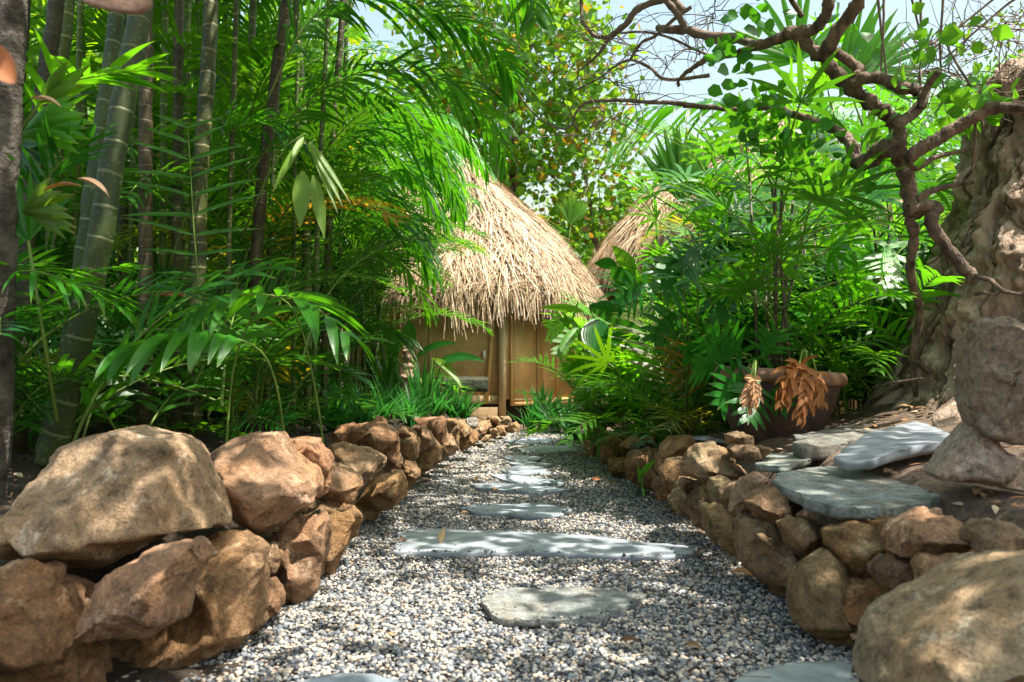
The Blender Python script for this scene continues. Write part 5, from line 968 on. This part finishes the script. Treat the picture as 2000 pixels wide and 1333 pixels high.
fanleaf('spiky fan leaf at the top beside the hanging roots', 1560, 120, 6.4, (1520, 10, 6.4), 14, .62, .05, 75, 'palm', (1.7,1.6,1,1), .2, seed=15, joined=False)
fanleaf('spiky fan leaf fanning right of the hanging roots', 1690, 150, 6.8, (1790, 90, 6.8), 12, .6, .05, 50, 'palm', (1.4,1.4,1,1), .3, seed=16, joined=False)
hero('dark palm frond with comb-like leaflets hanging across the sky gap', 'palm frond', [(1530,330,7.0),(1490,240,6.9),(1420,200,6.8),(1330,205,6.7),(1225,225,6.7)], 20, .42, .045, 1.1, 41, (.9,1,1,1), V=-.1, s0=.15)
hero('long bright frond arching beneath the gnarled branches', 'palm frond', [(1740,520,6.0),(1700,420,5.9),(1620,330,5.9),(1500,300,5.8),(1400,330,5.8)], 26, .42, .034, .8, 42, (1.4,1.4,1,1), V=.05)
hero('pinnate frond with bright leaflets rising behind the gnarled trunk', 'palm frond', [(1570,420,6.2),(1565,330,6.2),(1555,240,6.2),(1540,150,6.2)], 8, .36, .06, .3, 43, (2.4,1.9,1,1), fwd=45, V=0)
hero('wispy palm frond bleached by the sun at the edge of the sky gap', 'palm frond', [(1400,330,13),(1340,260,13),(1270,250,13),(1200,290,13)], 34, .9, .03, 1.4, 44, (1.6,1.4,1.5,1), V=0)
hero('cut-off frond hanging from the top edge in the middle', 'palm frond', [(960,-260,5.2),(1010,-150,5.2),(1035,-60,5.2),(1045,40,5.2)], 18, .34, .03, 1.2, 45, (1.2,1.2,1,1), V=0)

# ------------------------------------------------------------------ earth mound with roots on the right
def mound():
    cx, cy_ = 3.22, 4.75; root = thing('earth_mound', 'tall rooty earth mound rising at the right edge under the gnarled tree', 'mound', (cx, cy_, .3))
    prof = [(-.1, 1.75), (.30, 1.42), (.45, 1.25), (.6, 1.10), (.75, 1.0), (.95, .84), (1.2, .78), (1.38, .80), (1.5, .72), (1.65, .64), (1.85, .60), (2.05, .55), (2.25, .52), (2.45, .5), (2.6, .25), (2.68, .02)]
    NZ, NA = 190, 420; mb = MB(); zs = [p[0] for p in prof]; rs = [p[1] for p in prof]
    for i in range(NZ + 1):
        z = zs[0] + (zs[-1] - zs[0]) * i / NZ; r = float(np.interp(z, zs, rs))
        for k in range(NA):
            a = 2 * math.pi * k / NA; u = Vector((math.cos(a) * 2.2, math.sin(a) * 2.2, z * .55))
            fl = noise.ridged_multi_fractal(Vector((u.x * 1.6 + .3 * math.sin(z * 3), u.y * 1.6, z * 1.3)), 1, 2, 5, 1, 2)
            h = .08 * (fl - 1.1) + .13 * noise.fractal(Vector((u.x, u.y, z * 1.8)) * 1.5, 1, 2, 4) + .05 * noise.fractal(Vector((u.x * 4, u.y * 4, z * 6)), .8, 2, 5) + .03 * noise.noise(Vector((u.x * 12, u.y * 12, z * 26)))
            flare = .22 * max(0, .7 - z) * (1 + math.sin(a * 9 + 2 * math.sin(z * 3)))
            rr = max(.005, r + (h * min(1, r * 2)) + flare); mb.v.append(Vector((cx + rr * math.cos(a), cy_ + rr * (1.0 + .35 * max(0, 1.6 - z) * (1 if math.sin(a) < 0 else 0)) * math.sin(a), z)))
    for i in range(NZ):
        for k in range(NA): a = i * NA + k; b = i * NA + (k + 1) % NA; mb.face((a, b, b + NA, a + NA))
    mb.build('earth_body', M['mound'], root); grid = mb.v; rr_ = random.Random(4)
    for q in range(34):                                    # roots clinging to the face
        k = int((math.pi * rr_.uniform(.92, 1.75)) / (2 * math.pi) * NA); i = rr_.randrange(60, NZ - 30); n_ = rr_.randrange(35, 110); pts = []; kf = float(k); dv = rr_.gauss(0, .5); r_ = rr_.uniform(.007, .022)
        for st in range(n_):
            ii = i - st
            if ii < 3: break
            dv += rr_.gauss(0, .22); dv *= .93; kf += dv
            if st % 3 == 0: v = grid[ii * NA + int(kf) % NA]; o_ = (Vector((v.x - cx, v.y - cy_, 0))).normalized(); pts.append(v + o_ * r_ * .35)
        if len(pts) > 4: mb = MB(); mb.tube(pts, [r_ * (1 - .6 * t / len(pts)) * rr_.uniform(.85, 1.15) for t in range(len(pts))], 7); mb.build('root', M['bark'], root)
    def roots(pts, r, n=6):
        mb = MB(); W_ = [P(*p) for p in pts]; mb.tube(W_, list(np.linspace(r, r * .5, len(W_))), n); mb.build('root', M['bark'], root)
    roots([(1905,540,3.5),(1935,548,3.45),(1960,570,3.4),(1990,575,3.4),(2030,555,3.4)], .012)
    roots([(1905,575,3.5),(1925,572,3.45),(1945,577,3.42),(1962,565,3.4)], .009)
    roots([(1940,215,4.0),(1960,208,3.9),(2000,212,3.8),(2040,205,3.8)], .028)
    roots([(1905,230,4.1),(1905,280,4.05),(1898,335,4.05)], .008)
    roots([(1800,740,4.0),(1740,748,4.3),(1690,760,4.5)], .007)
mound()
# gnarled tree
def spline(W_, sub=6):
    out = []; N = len(W_)
    for i in range(N - 1):
        p0, p1, p2, p3 = W_[max(i - 1, 0)], W_[i], W_[i + 1], W_[min(i + 2, N - 1)]
        for k in range(sub):
            t = k / sub; out.append(.5 * ((2 * p1) + (p2 - p0) * t + (2 * p0 - 5 * p1 + 4 * p2 - p3) * t * t + (3 * p1 - p0 - 3 * p2 + p3) * t ** 3))
    out.append(W_[-1]); return out
def limb(root, name, pts, r0, r1, n=12, m='bark', knob=.12, seed=0, sub=6):
    r0 *= .86; r1 *= .82
    rr = random.Random(seed + int(pts[0][0])); W_ = spline([P(*p) for p in pts], sub); K = len(W_) - 1; mb = MB()
    mb.tube([q + Vector((rr.gauss(0, r0 * .06), rr.gauss(0, r0 * .06), rr.gauss(0, r0 * .06))) for q in W_], [(r0 + (r1 - r0) * i / K) * (1 + knob * math.sin(i * 1.3 + seed) * rr.random() + rr.gauss(0, knob * .25)) for i in range(K + 1)], n)
    # bark relief
    if r0 > .02:
        for i, v in enumerate(mb.v):
            c = W_[min(i // n, K)]; e = v - c; mb.v[i] = c + e * (1 + .26 * noise.ridged_multi_fractal(Vector(v) * 18, 1, 2, 4, 1, 2) - .22)
    return mb.build(name, M[m], root)
z3 = lambda pts, d0, d1=None: [(1300 + x / 2.854, y / 2.854, d0 + (0 if d1 is None else (d1 - d0) * i / (len(pts) - 1))) for i, (x, y) in enumerate(pts)]
z2 = lambda pts, d0, d1=None: [(650 + x / 2.854, y / 2.854, d0 + (0 if d1 is None else (d1 - d0) * i / (len(pts) - 1))) for i, (x, y) in enumerate(pts)]
gt = thing('gnarled_tree', 'gnarled brown tree with twisting limbs and round leaves at the upper right', 'tree', P(1880, 760, 4.3))
limb(gt, 'branch', [(1792, 800, 4.75), (1782, 700, 4.7), (1796, 610, 4.6), (1778, 530, 4.45), (1785, 470, 4.35), (1783, 440, 4.3)], .017, .036, 10, knob=.2, seed=41)
limb(gt, 'trunk', z3([(1380,1230),(1380,1190),(1365,1130),(1350,1020),(1315,900),(1300,800),(1290,720),(1240,640),(1150,580),(1040,490),(950,410),(870,320),(800,260),(740,200),(680,180)], 4.3, 4.4), .044, .038, 16, knob=.25, seed=1)
limb(gt, 'branch', z3([(1300,840),(1220,820),(1180,870),(1120,900),(1060,895),(1035,810),(960,735),(860,690),(700,635),(570,600),(350,610),(100,590)], 4.2, 5.0), .052, .014, 14, seed=2)
limb(gt, 'branch', z3([(870,320),(930,220),(1000,120),(1060,40),(1100,-70),(1160,-260)], 4.3, 4.0), .040, .03, 12, seed=3)
limb(gt, 'branch', z3([(1290,700),(1400,610),(1440,540),(1400,510),(1300,485),(1200,440),(1100,440),(1050,470)], 4.1, 4.3), .030, .034, 12, seed=4)
limb(gt, 'branch', z3([(930,280),(1010,330),(1080,390),(1060,440)], 4.4, 4.3), .026, .034, 10, seed=5)
limb(gt, 'branch', z3([(700,180),(600,230),(500,260),(400,300),(250,320),(150,380),(80,440),(70,480)], 4.4, 4.8), .034, .008, 10, seed=6)
limb(gt, 'branch', z3([(690,180),(760,180),(830,160),(880,110),(905,40),(915,-80),(960,-300)], 4.4, 4.2), .034, .03, 12, seed=7)
limb(gt, 'branch', z3([(760,90),(700,0),(640,-120)], 4.5, 4.4), .018, .014, 8, seed=8)
limb(gt, 'branch', z3([(1340,900),(1420,830),(1550,760),(1640,700),(1750,640),(1820,600),(1900,600),(2000,600)], 4.1, 3.9), .036, .030, 12, seed=9)
limb(gt, 'branch', z3([(1400,1110),(1500,1060),(1600,1035),(1720,1010)], 4.1, 4.0), .020, .014, 8, seed=10)
limb(gt, 'branch', z3([(1350,1170),(1440,1150),(1510,1160),(1480,1240),(1540,1340),(1640,1470),(1720,1560)], 4.25, 4.2), .034, .034, 10, seed=11)
limb(gt, 'branch', z3([(1420,600),(1450,500),(1480,450),(1525,400)], 4.1, 4.0), .022, .018, 8, seed=12)
limb(gt, 'branch', z3([(1340,900),(1400,940),(1500,880),(1620,850),(1720,820)], 4.15, 4.2), .018, .01, 8, seed=13)
limb(gt, 'branch', z3([(400,215),(250,205),(120,170),(0,165),(-40,160)], 4.7, 5.0), .034, .022, 10, 'twig', seed=14)
limb(gt, 'branch', z3([(500,250),(440,230),(380,215)], 4.5, 4.7), .02, .03, 10, 'twig', seed=29)
limb(gt, 'branch', z3([(110,170),(90,120),(50,60),(0,0),(-60,-90)], 4.8, 4.8), .022, .026, 10, 'twig', seed=15)
limb(gt, 'branch', z2([(1950,60),(1880,-10),(1830,0),(1700,50),(1640,130),(1580,180),(1540,210)], 4.9, 5.1), .026, .018, 10, 'twig', seed=16)
limb(gt, 'branch', z2([(1540,210),(1470,205),(1420,160),(1390,110),(1385,0),(1360,-150)], 5.1, 5.2), .016, .012, 8, 'twig', seed=17)
limb(gt, 'branch', z2([(1540,210),(1490,290),(1430,350),(1370,395)], 5.1, 5.2), .016, .005, 7, 'twig', seed=18)
limb(gt, 'branch', z2([(2100,420),(1960,440),(1840,440),(1770,380),(1660,335),(1560,380),(1500,430),(1400,480),(1330,520)], 4.9, 5.3), .014, .006, 8, 'twig', seed=19)
limb(gt, 'branch', z2([(2080,600),(1900,575),(1740,570),(1600,560),(1430,570),(1370,610),(1340,680),(1370,730)], 5.0, 5.3), .018, .007, 8, 'twig', seed=20)
limb(gt, 'branch', z2([(1340,690),(1280,720),(1150,660),(1060,560),(1000,460)], 5.3, 5.5), .008, .006, 6, 'twig', seed=21)
limb(gt, 'branch', z2([(1660,330),(1720,240),(1800,200),(1900,110),(1998,40)], 5.0, 4.8), .01, .014, 7, 'twig', seed=22)
limb(gt, 'branch', z2([(1600,185),(1750,180),(1900,220),(2000,270),(2150,330)], 5.0, 4.8), .008, .01, 6, 'twig', seed=23)
for i, pts in enumerate([[(1180,-40),(1200,150),(1215,280),(1235,430)], [(1215,-40),(1215,150),(1205,290),(1200,420)], [(1735,590),(1725,760),(1735,850),(1705,970)], [(1420,-30),(1425,250),(1418,400),(1420,520)], [(1365,-30),(1410,160),(1415,320)], [(1995,-30),(1900,30),(1700,200),(1560,320),(1450,340)], [(1860,-30),(1700,100),(1560,210),(1430,330)], [(1550,-40),(1530,300),(1550,500)], [(1480,250),(1650,150),(1800,155)], [(1700,480),(1580,280),(1560,200)]]):
    limb(gt, 'aerial_root', z3(pts, 4.2, 4.3), .008, .005, 6, 'twig', .05, seed=i)
# fine bare twigs against the sky
rt = random.Random(11)
def twigs(root, anchors, n, d, L=(.25, .6), r=.0035, down=.2):
    mb = MB()
    for _ in range(n):
        x, y = rt.choice(anchors); p = P(x + rt.uniform(-25, 25), y + rt.uniform(-15, 15), d + rt.uniform(-.2, .2)); v = Vector((rt.gauss(0, 1), rt.gauss(0, .6), rt.gauss(-down, .8))).normalized(); pts = [p]; st = rt.uniform(*L) / 6
        for k in range(6): v = (v + Vector((rt.gauss(0, .35), rt.gauss(0, .3), rt.gauss(0, .35)))).normalized(); pts.append(pts[-1] + v * st)
        mb.tube(pts, [r * (1 - .12 * k) for k in range(7)], 4, 0)
    mb.build('twigs', M['twig'], root)
twigs(gt, [(1340,60),(1250,110),(1200,80),(1300,120),(1180,150),(1240,190),(1360,100),(1400,30),(1150,60),(1200,220),(1150,260)], 110, 5.1)
twigs(gt, [(1850,60),(1900,100),(1950,60),(1980,140),(1880,160),(1780,90),(1920,180),(1820,140),(1990,40)], 130, 4.4, (.2, .5))
# round leaves of the gnarled tree
def leaf_cloud(root, spots, m, name='foliage', size=.07, color=None, flat=.5, aspect=.42):
    C, A, B = [], [], []
    for c, sp, n in spots:
        for _ in range(n):
            p = Vector(c) + Vector((rt.gauss(0, sp), rt.gauss(0, sp), rt.gauss(0, sp * .8)))
            a = Vector((rt.gauss(0, 1), rt.gauss(0, 1), rt.gauss(-.25, flat))).normalized(); q = Vector((rt.gauss(0, 1), rt.gauss(0, 1), rt.gauss(0, .6))); b = a.cross(q).normalized()
            L = size * rt.uniform(.65, 1.25); C.append(p[:]); A.append((a * L)[:]); B.append((b * L * aspect)[:])
    mb = MB(); mb.hexleaves(np.array(C), np.array(A), np.array(B)); o = mb.build(name, M[m], root)
    if color: o.color = color
    return o
px_ = lambda l, d: [(P(x, y, d + rt.uniform(-.15, .15)), s, n) for x, y, s, n in l]
leaf_cloud(gt, px_([(1440,40,.06,5),(1420,60,.06,6),(1440,90,.05,6),(1415,110,.04,4),(1505,45,.04,3),(1470,15,.05,4),(1430,140,.05,5),(1410,170,.04,4),(1440,180,.07,9),(1470,200,.07,10),(1500,230,.08,12),(1540,260,.09,14),(1570,280,.08,10),(1520,300,.07,8),(1460,235,.05,6),(1600,300,.09,12),(1640,250,.06,6),(1560,60,.06,6),(1620,30,.06,6),(1680,80,.06,6),(1590,200,.06,7),(1700,330,.08,9),(1490,270,.08,10),(1540,190,.05,5)], 4.5), 'dark', 'round_leaves', .08, (2.2,1.9,1.5,1), aspect=.5)
leaf_cloud(gt, px_([(1820,20,.04,3),(1815,60,.05,4),(1830,80,.04,3),(1835,110,.05,4),(1870,130,.04,2),(1740,210,.03,2),(1720,240,.05,4),(1810,310,.0,1),(1900,200,.06,6),(1930,170,.06,6),(1880,240,.06,7),(1940,200,.06,8),(1800,100,.06,4),(1900,170,.05,5),(1790,130,.05,4),(1850,200,.06,6),(1880,60,.08,5)], 4.1), 'broad', 'round_leaves', .085, (.8,1.3,1,1), aspect=.5)
leaf_cloud(gt, px_([(1960,60,.10,50),(1985,120,.10,60),(1940,130,.08,30),(1900,40,.1,25),(1990,20,.1,50)], 4.6), 'broad', 'small_leaves', .03, (1.1,1.2,1,1))
# crown above the picture, shading the path
def crown_spots(n, x0, x1, y0, y1, z0, z1, sp=.22, per=60, keep=None):
    out = []
    while len(out) < n:
        c = Vector((rt.uniform(x0, x1), rt.uniform(y0, y1), rt.uniform(z0, z1)))
        if keep and not keep(c): continue
        out.append((c, sp, per))
    return out
vis = lambda c: c.z > CH + c.y * 760 / F + .45 and not (c.x > 2.9 and c.y > 2.6) and not (c.x > 1.3 and c.y > 4.2)                 # unseen crown, gaps cut so sun reaches the mound and right planting
leaf_cloud(gt, crown_spots(150, -.9, 4.6, -.4, 5.8, 3.2, 5.0, .26, 42, vis), 'broad', 'crown', .13, (.7, 1.0, 1, 1), aspect=.5)
for i in range(9):
    a = Vector(P(1620, -40, 4.2)); b = Vector((rt.uniform(-.3, 5), rt.uniform(1, 7), rt.uniform(4, 5.2))); mb = MB(); mb.tube([a + Vector((0, 0, .25)), a.lerp(b, .5) + Vector((0, 0, .5)), b], [.03, .02, .01], 6); mb.build('branch', M['bark'], gt)

# ------------------------------------------------------------------ trees behind
def tree(label, x, y, H, R_, n, m='broad', size=.10, seed=0, color=None, group=None, tr=.10, name='broadleaf_tree', flatten=.8, per=90, sp=.3, lowz=.3, extra=None):
    rr = random.Random(seed); z = float(gh(x, y)); root = thing(name, label, 'tree', (x, y, z), group); tips = []
    top = Vector((x, y, z + H * .72)); mb = MB(); W_ = spline([Vector((x, y, z - .1)), Vector((x + rr.gauss(0, .15), y, z + H * .35)), top]); mb.tube(W_, list(np.linspace(tr, tr * .5, len(W_))), 9); mb.build('trunk', M['bark'], root)
    C = Vector((x, y, z + H * (.5 + lowz * .5))); hz = H * (1 - lowz) * .5
    mb = MB(); spots = []
    for k in range(n):
        v = Vector((rr.gauss(0, 1), rr.gauss(0, 1), rr.gauss(0, 1))).normalized() * rr.uniform(.45, 1) ** .6
        c = C + Vector((v.x * R_, v.y * R_, v.z * hz)); spots.append((c, sp * rr.uniform(.6, 1.3), int(per * rr.uniform(.5, 1.3))))
        if k % 2 == 0: s = W_[rr.randrange(len(W_) // 2, len(W_))]; mb.tube([s, s.lerp(c, .5) + Vector((0, 0, .1)), c], [tr * .25, tr * .15, .008], 5)
    if mb.v: mb.build('branches', M['twig'], root)
    global rt; old = rt; rt = rr; leaf_cloud(root, spots, m, 'crown', size, color)
    if extra: leaf_cloud(root, [(c, s, max(1, int(q * extra[1]))) for c, s, q in spots], extra[0], 'yellowing_leaves', size, extra[2])
    rt = old; return root
TG = 'leafy trees beyond the huts'
tree('airy tree with green and rusty yellow leaves above the hut roof', -.1, 16.4, 10.0, 1.75, 100, size=.17, seed=1, per=62, sp=.42, lowz=.42, tr=.08, color=(1.2,1.45,1,1), extra=('autumn', .14, (1,.8,.8,1)), group=TG)
tree('leafy branch tree hanging into the sky gap above the second hut', 1.5, 17.5, 6.6, 1.1, 34, size=.16, seed=2, per=50, sp=.34, lowz=.50, tr=.07, color=(1.1,1.3,1,1), extra=('autumn', .2, (1.1,.7,.8,1)), group=TG)
tree('yellowing bush tree right of the hut roof slope', .9, 21.5, 5.4, 1.7, 40, size=.12, seed=3, per=50, lowz=.1, color=(2.2,1.8,1,1), group=TG)
tree('dense green tree closing the gap between the two huts', 1.2, 20, 4.2, 2.2, 60, size=.16, seed=4, per=60, lowz=.0, color=(1.2,1.3,1,1), group=TG)
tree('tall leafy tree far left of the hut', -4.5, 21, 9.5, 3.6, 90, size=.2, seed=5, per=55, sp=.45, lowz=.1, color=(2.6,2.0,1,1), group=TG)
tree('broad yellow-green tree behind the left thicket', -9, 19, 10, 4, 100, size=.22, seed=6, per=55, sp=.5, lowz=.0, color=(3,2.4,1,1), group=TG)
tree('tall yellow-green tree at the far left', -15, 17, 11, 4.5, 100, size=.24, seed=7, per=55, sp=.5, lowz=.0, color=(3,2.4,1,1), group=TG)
tree('dark leafy tree behind the palapa', 6.8, 19, 6.2, 3.0, 80, size=.2, seed=8, per=55, sp=.4, lowz=.0, color=(1,1.2,1,1), group=TG)
tree('leafy tree behind the earth mound', 7.5, 12, 4.0, 2.4, 70, size=.16, seed=9, per=55, sp=.35, lowz=.0, color=(1,1.2,1,1), group=TG)
tree('far hazy green tree behind the middle of the huts', 3.2, 27, 5.2, 3.5, 70, size=.25, seed=10, per=50, sp=.5, lowz=.0, color=(1.4,1.4,1.3,1), group=TG)
tree('small shrubby tree behind the figurine', -3.4, 11.2, 3.2, 1.2, 30, size=.10, seed=11, per=60, lowz=.0, m='dark', group=TG)
tree('far tree on the right horizon behind the palapa', 12, 24, 6.5, 4, 80, size=.26, seed=12, per=50, sp=.5, lowz=.0, color=(1.1,1.2,1,1), group=TG)
# palms between and behind the huts
for i, (x, y, H, lb, c) in enumerate([(-.2, 16.8, 4.4, 'pale feathery palm crown above the thatched slope', (1.6,1.5,1.5,1)), (1.25, 20.5, 3.2, 'sunny palm with silvery fronds in the gap between the huts', (1.9,1.7,1.3,1)), (1.05, 15.8, 2.2, 'short bright palm left of the second hut roof', (2.2,1.8,1,1)), (2.6, 22, 4.6, 'distant palm above the second hut roof', (1.5,1.5,1.4,1)),
    (5.8, 10.6, 3.4, 'palm with drooping fronds behind the gnarled trunk', (1.2,1.3,1,1)), (4.4, 10.4, 3.8, 'leafy palm before the tall palapa', (1.5,1.5,1,1)), (3.6, 11.8, 3.4, 'palm filling the space under the dark comb-like frond', (1.6,1.5,1,1)), (5.0, 8.8, 2.6, 'palm between gnarled trunk and earth mound', (1.1,1.3,1,1))]):
    areca(lb, x, y, 3, (H * .65, H), 8, kind='areca_far', seed=400 + i, low=5, group='palms behind and between the huts', color=c, sr=.05, spread=.4, sc=(.6, .95))
# fallen leaves on gravel and slabs
FL = [(1155,938,'orange fallen leaf, left of a pair on the gravel',(1.6,.8,.5,1),.07),(1206,944,'orange fallen leaf, right of a pair on the gravel',(1.6,.8,.5,1),.06),(870,916,'dark brown fallen leaf near the left wall on gravel',(.35,.3,.35,1),.07),(928,938,'yellow fallen leaf by the thin tapering stepping stone',(1.3,1.5,.6,1),.07),
 (1428,1120,'pale yellow fallen leaf at the foot of the right wall',(1.9,2.2,3,1),.085),(780,1060,'brown fallen leaf at the left end of the longest stepping stone',(.45,.4,.5,1),.055),(1356,1079,'brown fallen leaf at the right end of the longest stepping stone',(.5,.5,.6,1),.06),(1320,998,'golden brown fallen leaf below the right wall stones',(.9,1,.5,1),.07),
 (1210,1254,'dull brown fallen leaf on the near gravel, left of two',(.4,.5,.7,1),.06),(1336,1263,'dull grey-brown fallen leaf on the near gravel, right of two',(.5,.7,1.2,1),.055),(965,958,'small cream fallen leaf before the tapering stone',(1.7,2,3.2,1),.06),(1212,962,'brown fallen leaf near the orange pair',(.5,.5,.6,1),.05),
 (1262,950,'reddish fallen leaf at the foot of the dark small stone',(.9,.5,.4,1),.05),(900,1003,'tan fallen leaf at the tip of the pointed stepping stone',(1,1.1,1.4,1),.045),(935,910,'grey curled fallen leaf on the far gravel',(.6,.9,1.6,1),.07)]
for i, (x, y, lb, c, L) in enumerate(FL):
    p = G(x, y, .02); root = thing('fallen_leaf', lb, 'leaf', (p.x, p.y, .02), 'fallen leaves on the path'); mb = MB(); a = rt.uniform(0, 6.28)
    mb.ribbon(p, (math.cos(a), math.sin(a) * .8, .35), (-math.sin(a), math.cos(a), .2), L, L * .55, 6, .9, prof_wide, .25); o = mb.build('blade', M['deadleaf'], root); o.color = c
p = G(861, 1062, .02); root = thing('fallen_leaf', 'cream curled leaf standing upright on the longest stepping stone', 'leaf', (p.x, p.y, .015), 'fallen leaves on the path'); mb = MB(); mb.ribbon(p, (.25, 0, 1), (1, .4, 0), .075, .035, 6, -.6, prof_wide, .4); o = mb.build('blade', M['paleleaf'], root); o.color = (1.2, 1.15, 1, 1)
# extra fronds hiding the left shoulder of the hut
for i, (pxs, lb) in enumerate([([(520,700,6.6),(600,520,6.6),(690,430,6.7),(770,440,6.8),(835,520,6.9)], 'drooping frond covering the left shoulder of the thatch'), ([(500,560,7.0),(600,380,7.0),(700,290,7.1),(790,320,7.2),(850,430,7.3)], 'mid-height frond crossing the left roof slope'),
   ([(560,800,7.6),(640,690,7.6),(720,640,7.6),(790,660,7.7)], 'low dark frond before the left wall panel'), ([(480,420,6.0),(580,230,6.0),(700,180,6.0),(800,220,6.1),(870,330,6.2)], 'broad frond over the peak of the thatch')]):
    hero(lb, 'palm frond', pxs, 30, .52, .036, .9, 50 + i, (1.0, 1.0, 1, 1) if i != 2 else (.8, .9, 1, 1), V=.08, s0=.15)
for x, y, H, R_, sd_, lb in ((-5.4, 9.2, 5.6, 1.7, 61, 'glowing yellow-green leafy tree seen between the left stems'), (-3.6, 11.6, 5.8, 1.5, 62, 'yellow-green leafy tree behind the tight trio of stems'), (-7.6, 8.4, 6.0, 1.7, 63, 'glowing yellow-green leafy tree behind the left edge trunk')):
    tree(lb, x, y, H, R_, 46, m='palm_y', size=.20, seed=sd_, per=55, sp=.36, lowz=.25, color=(.62, .85, 1, 1), tr=.07, group=TG)
hero('dark frond leaning across the tip of the thatch', 'palm frond', [(560,430,6.8),(660,290,6.8),(770,225,6.9),(870,240,7.0),(950,330,7.1)], 34, .5, .042, 1.1, 71, (1.3, 1.35, 1, 1), V=.05, s0=.2)
hero('short frond over the left roof shoulder', 'palm frond', [(620,520,7.4),(700,400,7.4),(780,330,7.5),(850,340,7.6),(900,420,7.7)], 30, .46, .04, 1.2, 72, (1.1, 1.15, 1, 1), V=.05, s0=.2)
# leaf litter and twigs on the planting beds
def litter():
    rl = random.Random(99); mb = MB(); C = []
    for _ in range(5200):
        if rl.random() < .5: x = rl.uniform(1.05, 3.4); y = rl.uniform(1.9, 9.5)
        else: x = rl.uniform(-4.5, -.9); y = rl.uniform(2.2, 10.5)
        lx, rx = float(le(y)), float(re_(y))
        if lx - .55 < x < rx + .35: continue
        a = rl.uniform(0, 6.283); L = rl.uniform(.02, .07); z = float(gh(x, y)) + rl.uniform(.004, .02)
        c = rl.choice([(.30,.17,.08,1), (.22,.12,.06,1), (.42,.28,.15,1), (.15,.09,.05,1), (.36,.15,.06,1), (.50,.38,.25,1)])
        mb.ribbon((x, y, z), (math.cos(a), math.sin(a), rl.uniform(-.1, .45)), (-math.sin(a), math.cos(a), rl.uniform(-.4, .4)), L, L * rl.choice((.12, .35, .5)), 3, .8, prof_wide, col=c)
    o = mb.build('leaf_litter', M['straw'], None, loc=Vector((0, 0, 0))); tag(o, 'dry brown leaf litter scattered over the planting beds', 'leaf litter', kind='stuff')
    mb = MB()
    for _ in range(130):                                   # small debris on the gravel
        y = rl.uniform(1.9, 10.3); x = rl.choice((float(le(y)) + abs(rl.gauss(0, .25)), float(re_(y)) - abs(rl.gauss(0, .3)), rl.uniform(-.6, .8)))
        a = rl.uniform(0, 6.283); L = rl.uniform(.012, .03); c = rl.choice([(.30,.17,.08,1), (.42,.22,.08,1), (.15,.09,.05,1), (.45,.33,.18,1)])
        mb.ribbon((x, y, .018), (math.cos(a), math.sin(a), .3), (-math.sin(a), math.cos(a), .2), L, L * .5, 3, .9, prof_wide, col=c)
    for _ in range(45):
        y = rl.uniform(2, 9); x = rl.uniform(-.6, .8); a = rl.uniform(0, 6.283); L = rl.uniform(.04, .12)
        mb.ribbon((x, y, .022), (math.cos(a), math.sin(a), .05), (-math.sin(a), math.cos(a), .5), L, .003, 3, .1, lambda u: 1, col=(.2, .13, .08, 1))
    o = mb.build('leaf_debris', M['straw'], None, loc=Vector((0, 0, 0))); tag(o, 'tiny dry leaf scraps and twigs scattered on the gravel', 'leaf debris', kind='stuff')
litter()
for i, (pxs, lb) in enumerate([([(600,560,7.8),(670,430,7.8),(740,350,7.9),(810,340,8.0),(868,430,8.1)], 'dense frond hiding the left third of the thatch'), ([(600,640,8.0),(680,520,8.0),(750,450,8.1),(810,450,8.2),(850,540,8.3)], 'drooping frond beside the shaded eave of the hut'), ([(640,420,8.4),(720,290,8.4),(800,260,8.5),(860,300,8.6),(890,390,8.7)], 'bright frond curling over the left side of the roof peak')]):
    hero(lb, 'palm frond', pxs, 32, .62, .055, 1.3, 80 + i, ((1.2, 1.25, 1, 1), (1.3, 1.2, 1, 1), (2.2, 1.8, 1, 1))[i], V=.02, s0=.15)
areca('dense areca palm screening the left third of the hut', -1.5, 9.5, 6, (.8, 1.9), 6, seed=801, low=6, sc=(.55, .75), color=(1.0, 1.05, 1, 1), sr=.02, group=UG)
areca('areca palm with drooping fronds beside the left roof slope', -1.95, 10.4, 6, (1.8, 2.7), 7, seed=802, low=0, sc=(.65, .9), color=(1.2, 1.15, 1, 1), sr=.025, group=UG)
rhapis('high lady palm crown rising behind the gnarled branches', 3.3, 7.9, 9, (1.8, 3.2), 8, 804, color=(1.3, 1.25, 1, 1), sc=(1.1, 1.7))
rhapis('dark lady palm in the shade behind the planter and the gnarled tree', 2.5, 5.6, 7, (.5, 1.4), 8, 806, kind='rhapis_d', sc=(.9, 1.2), color=(.9, 1, 1, 1))
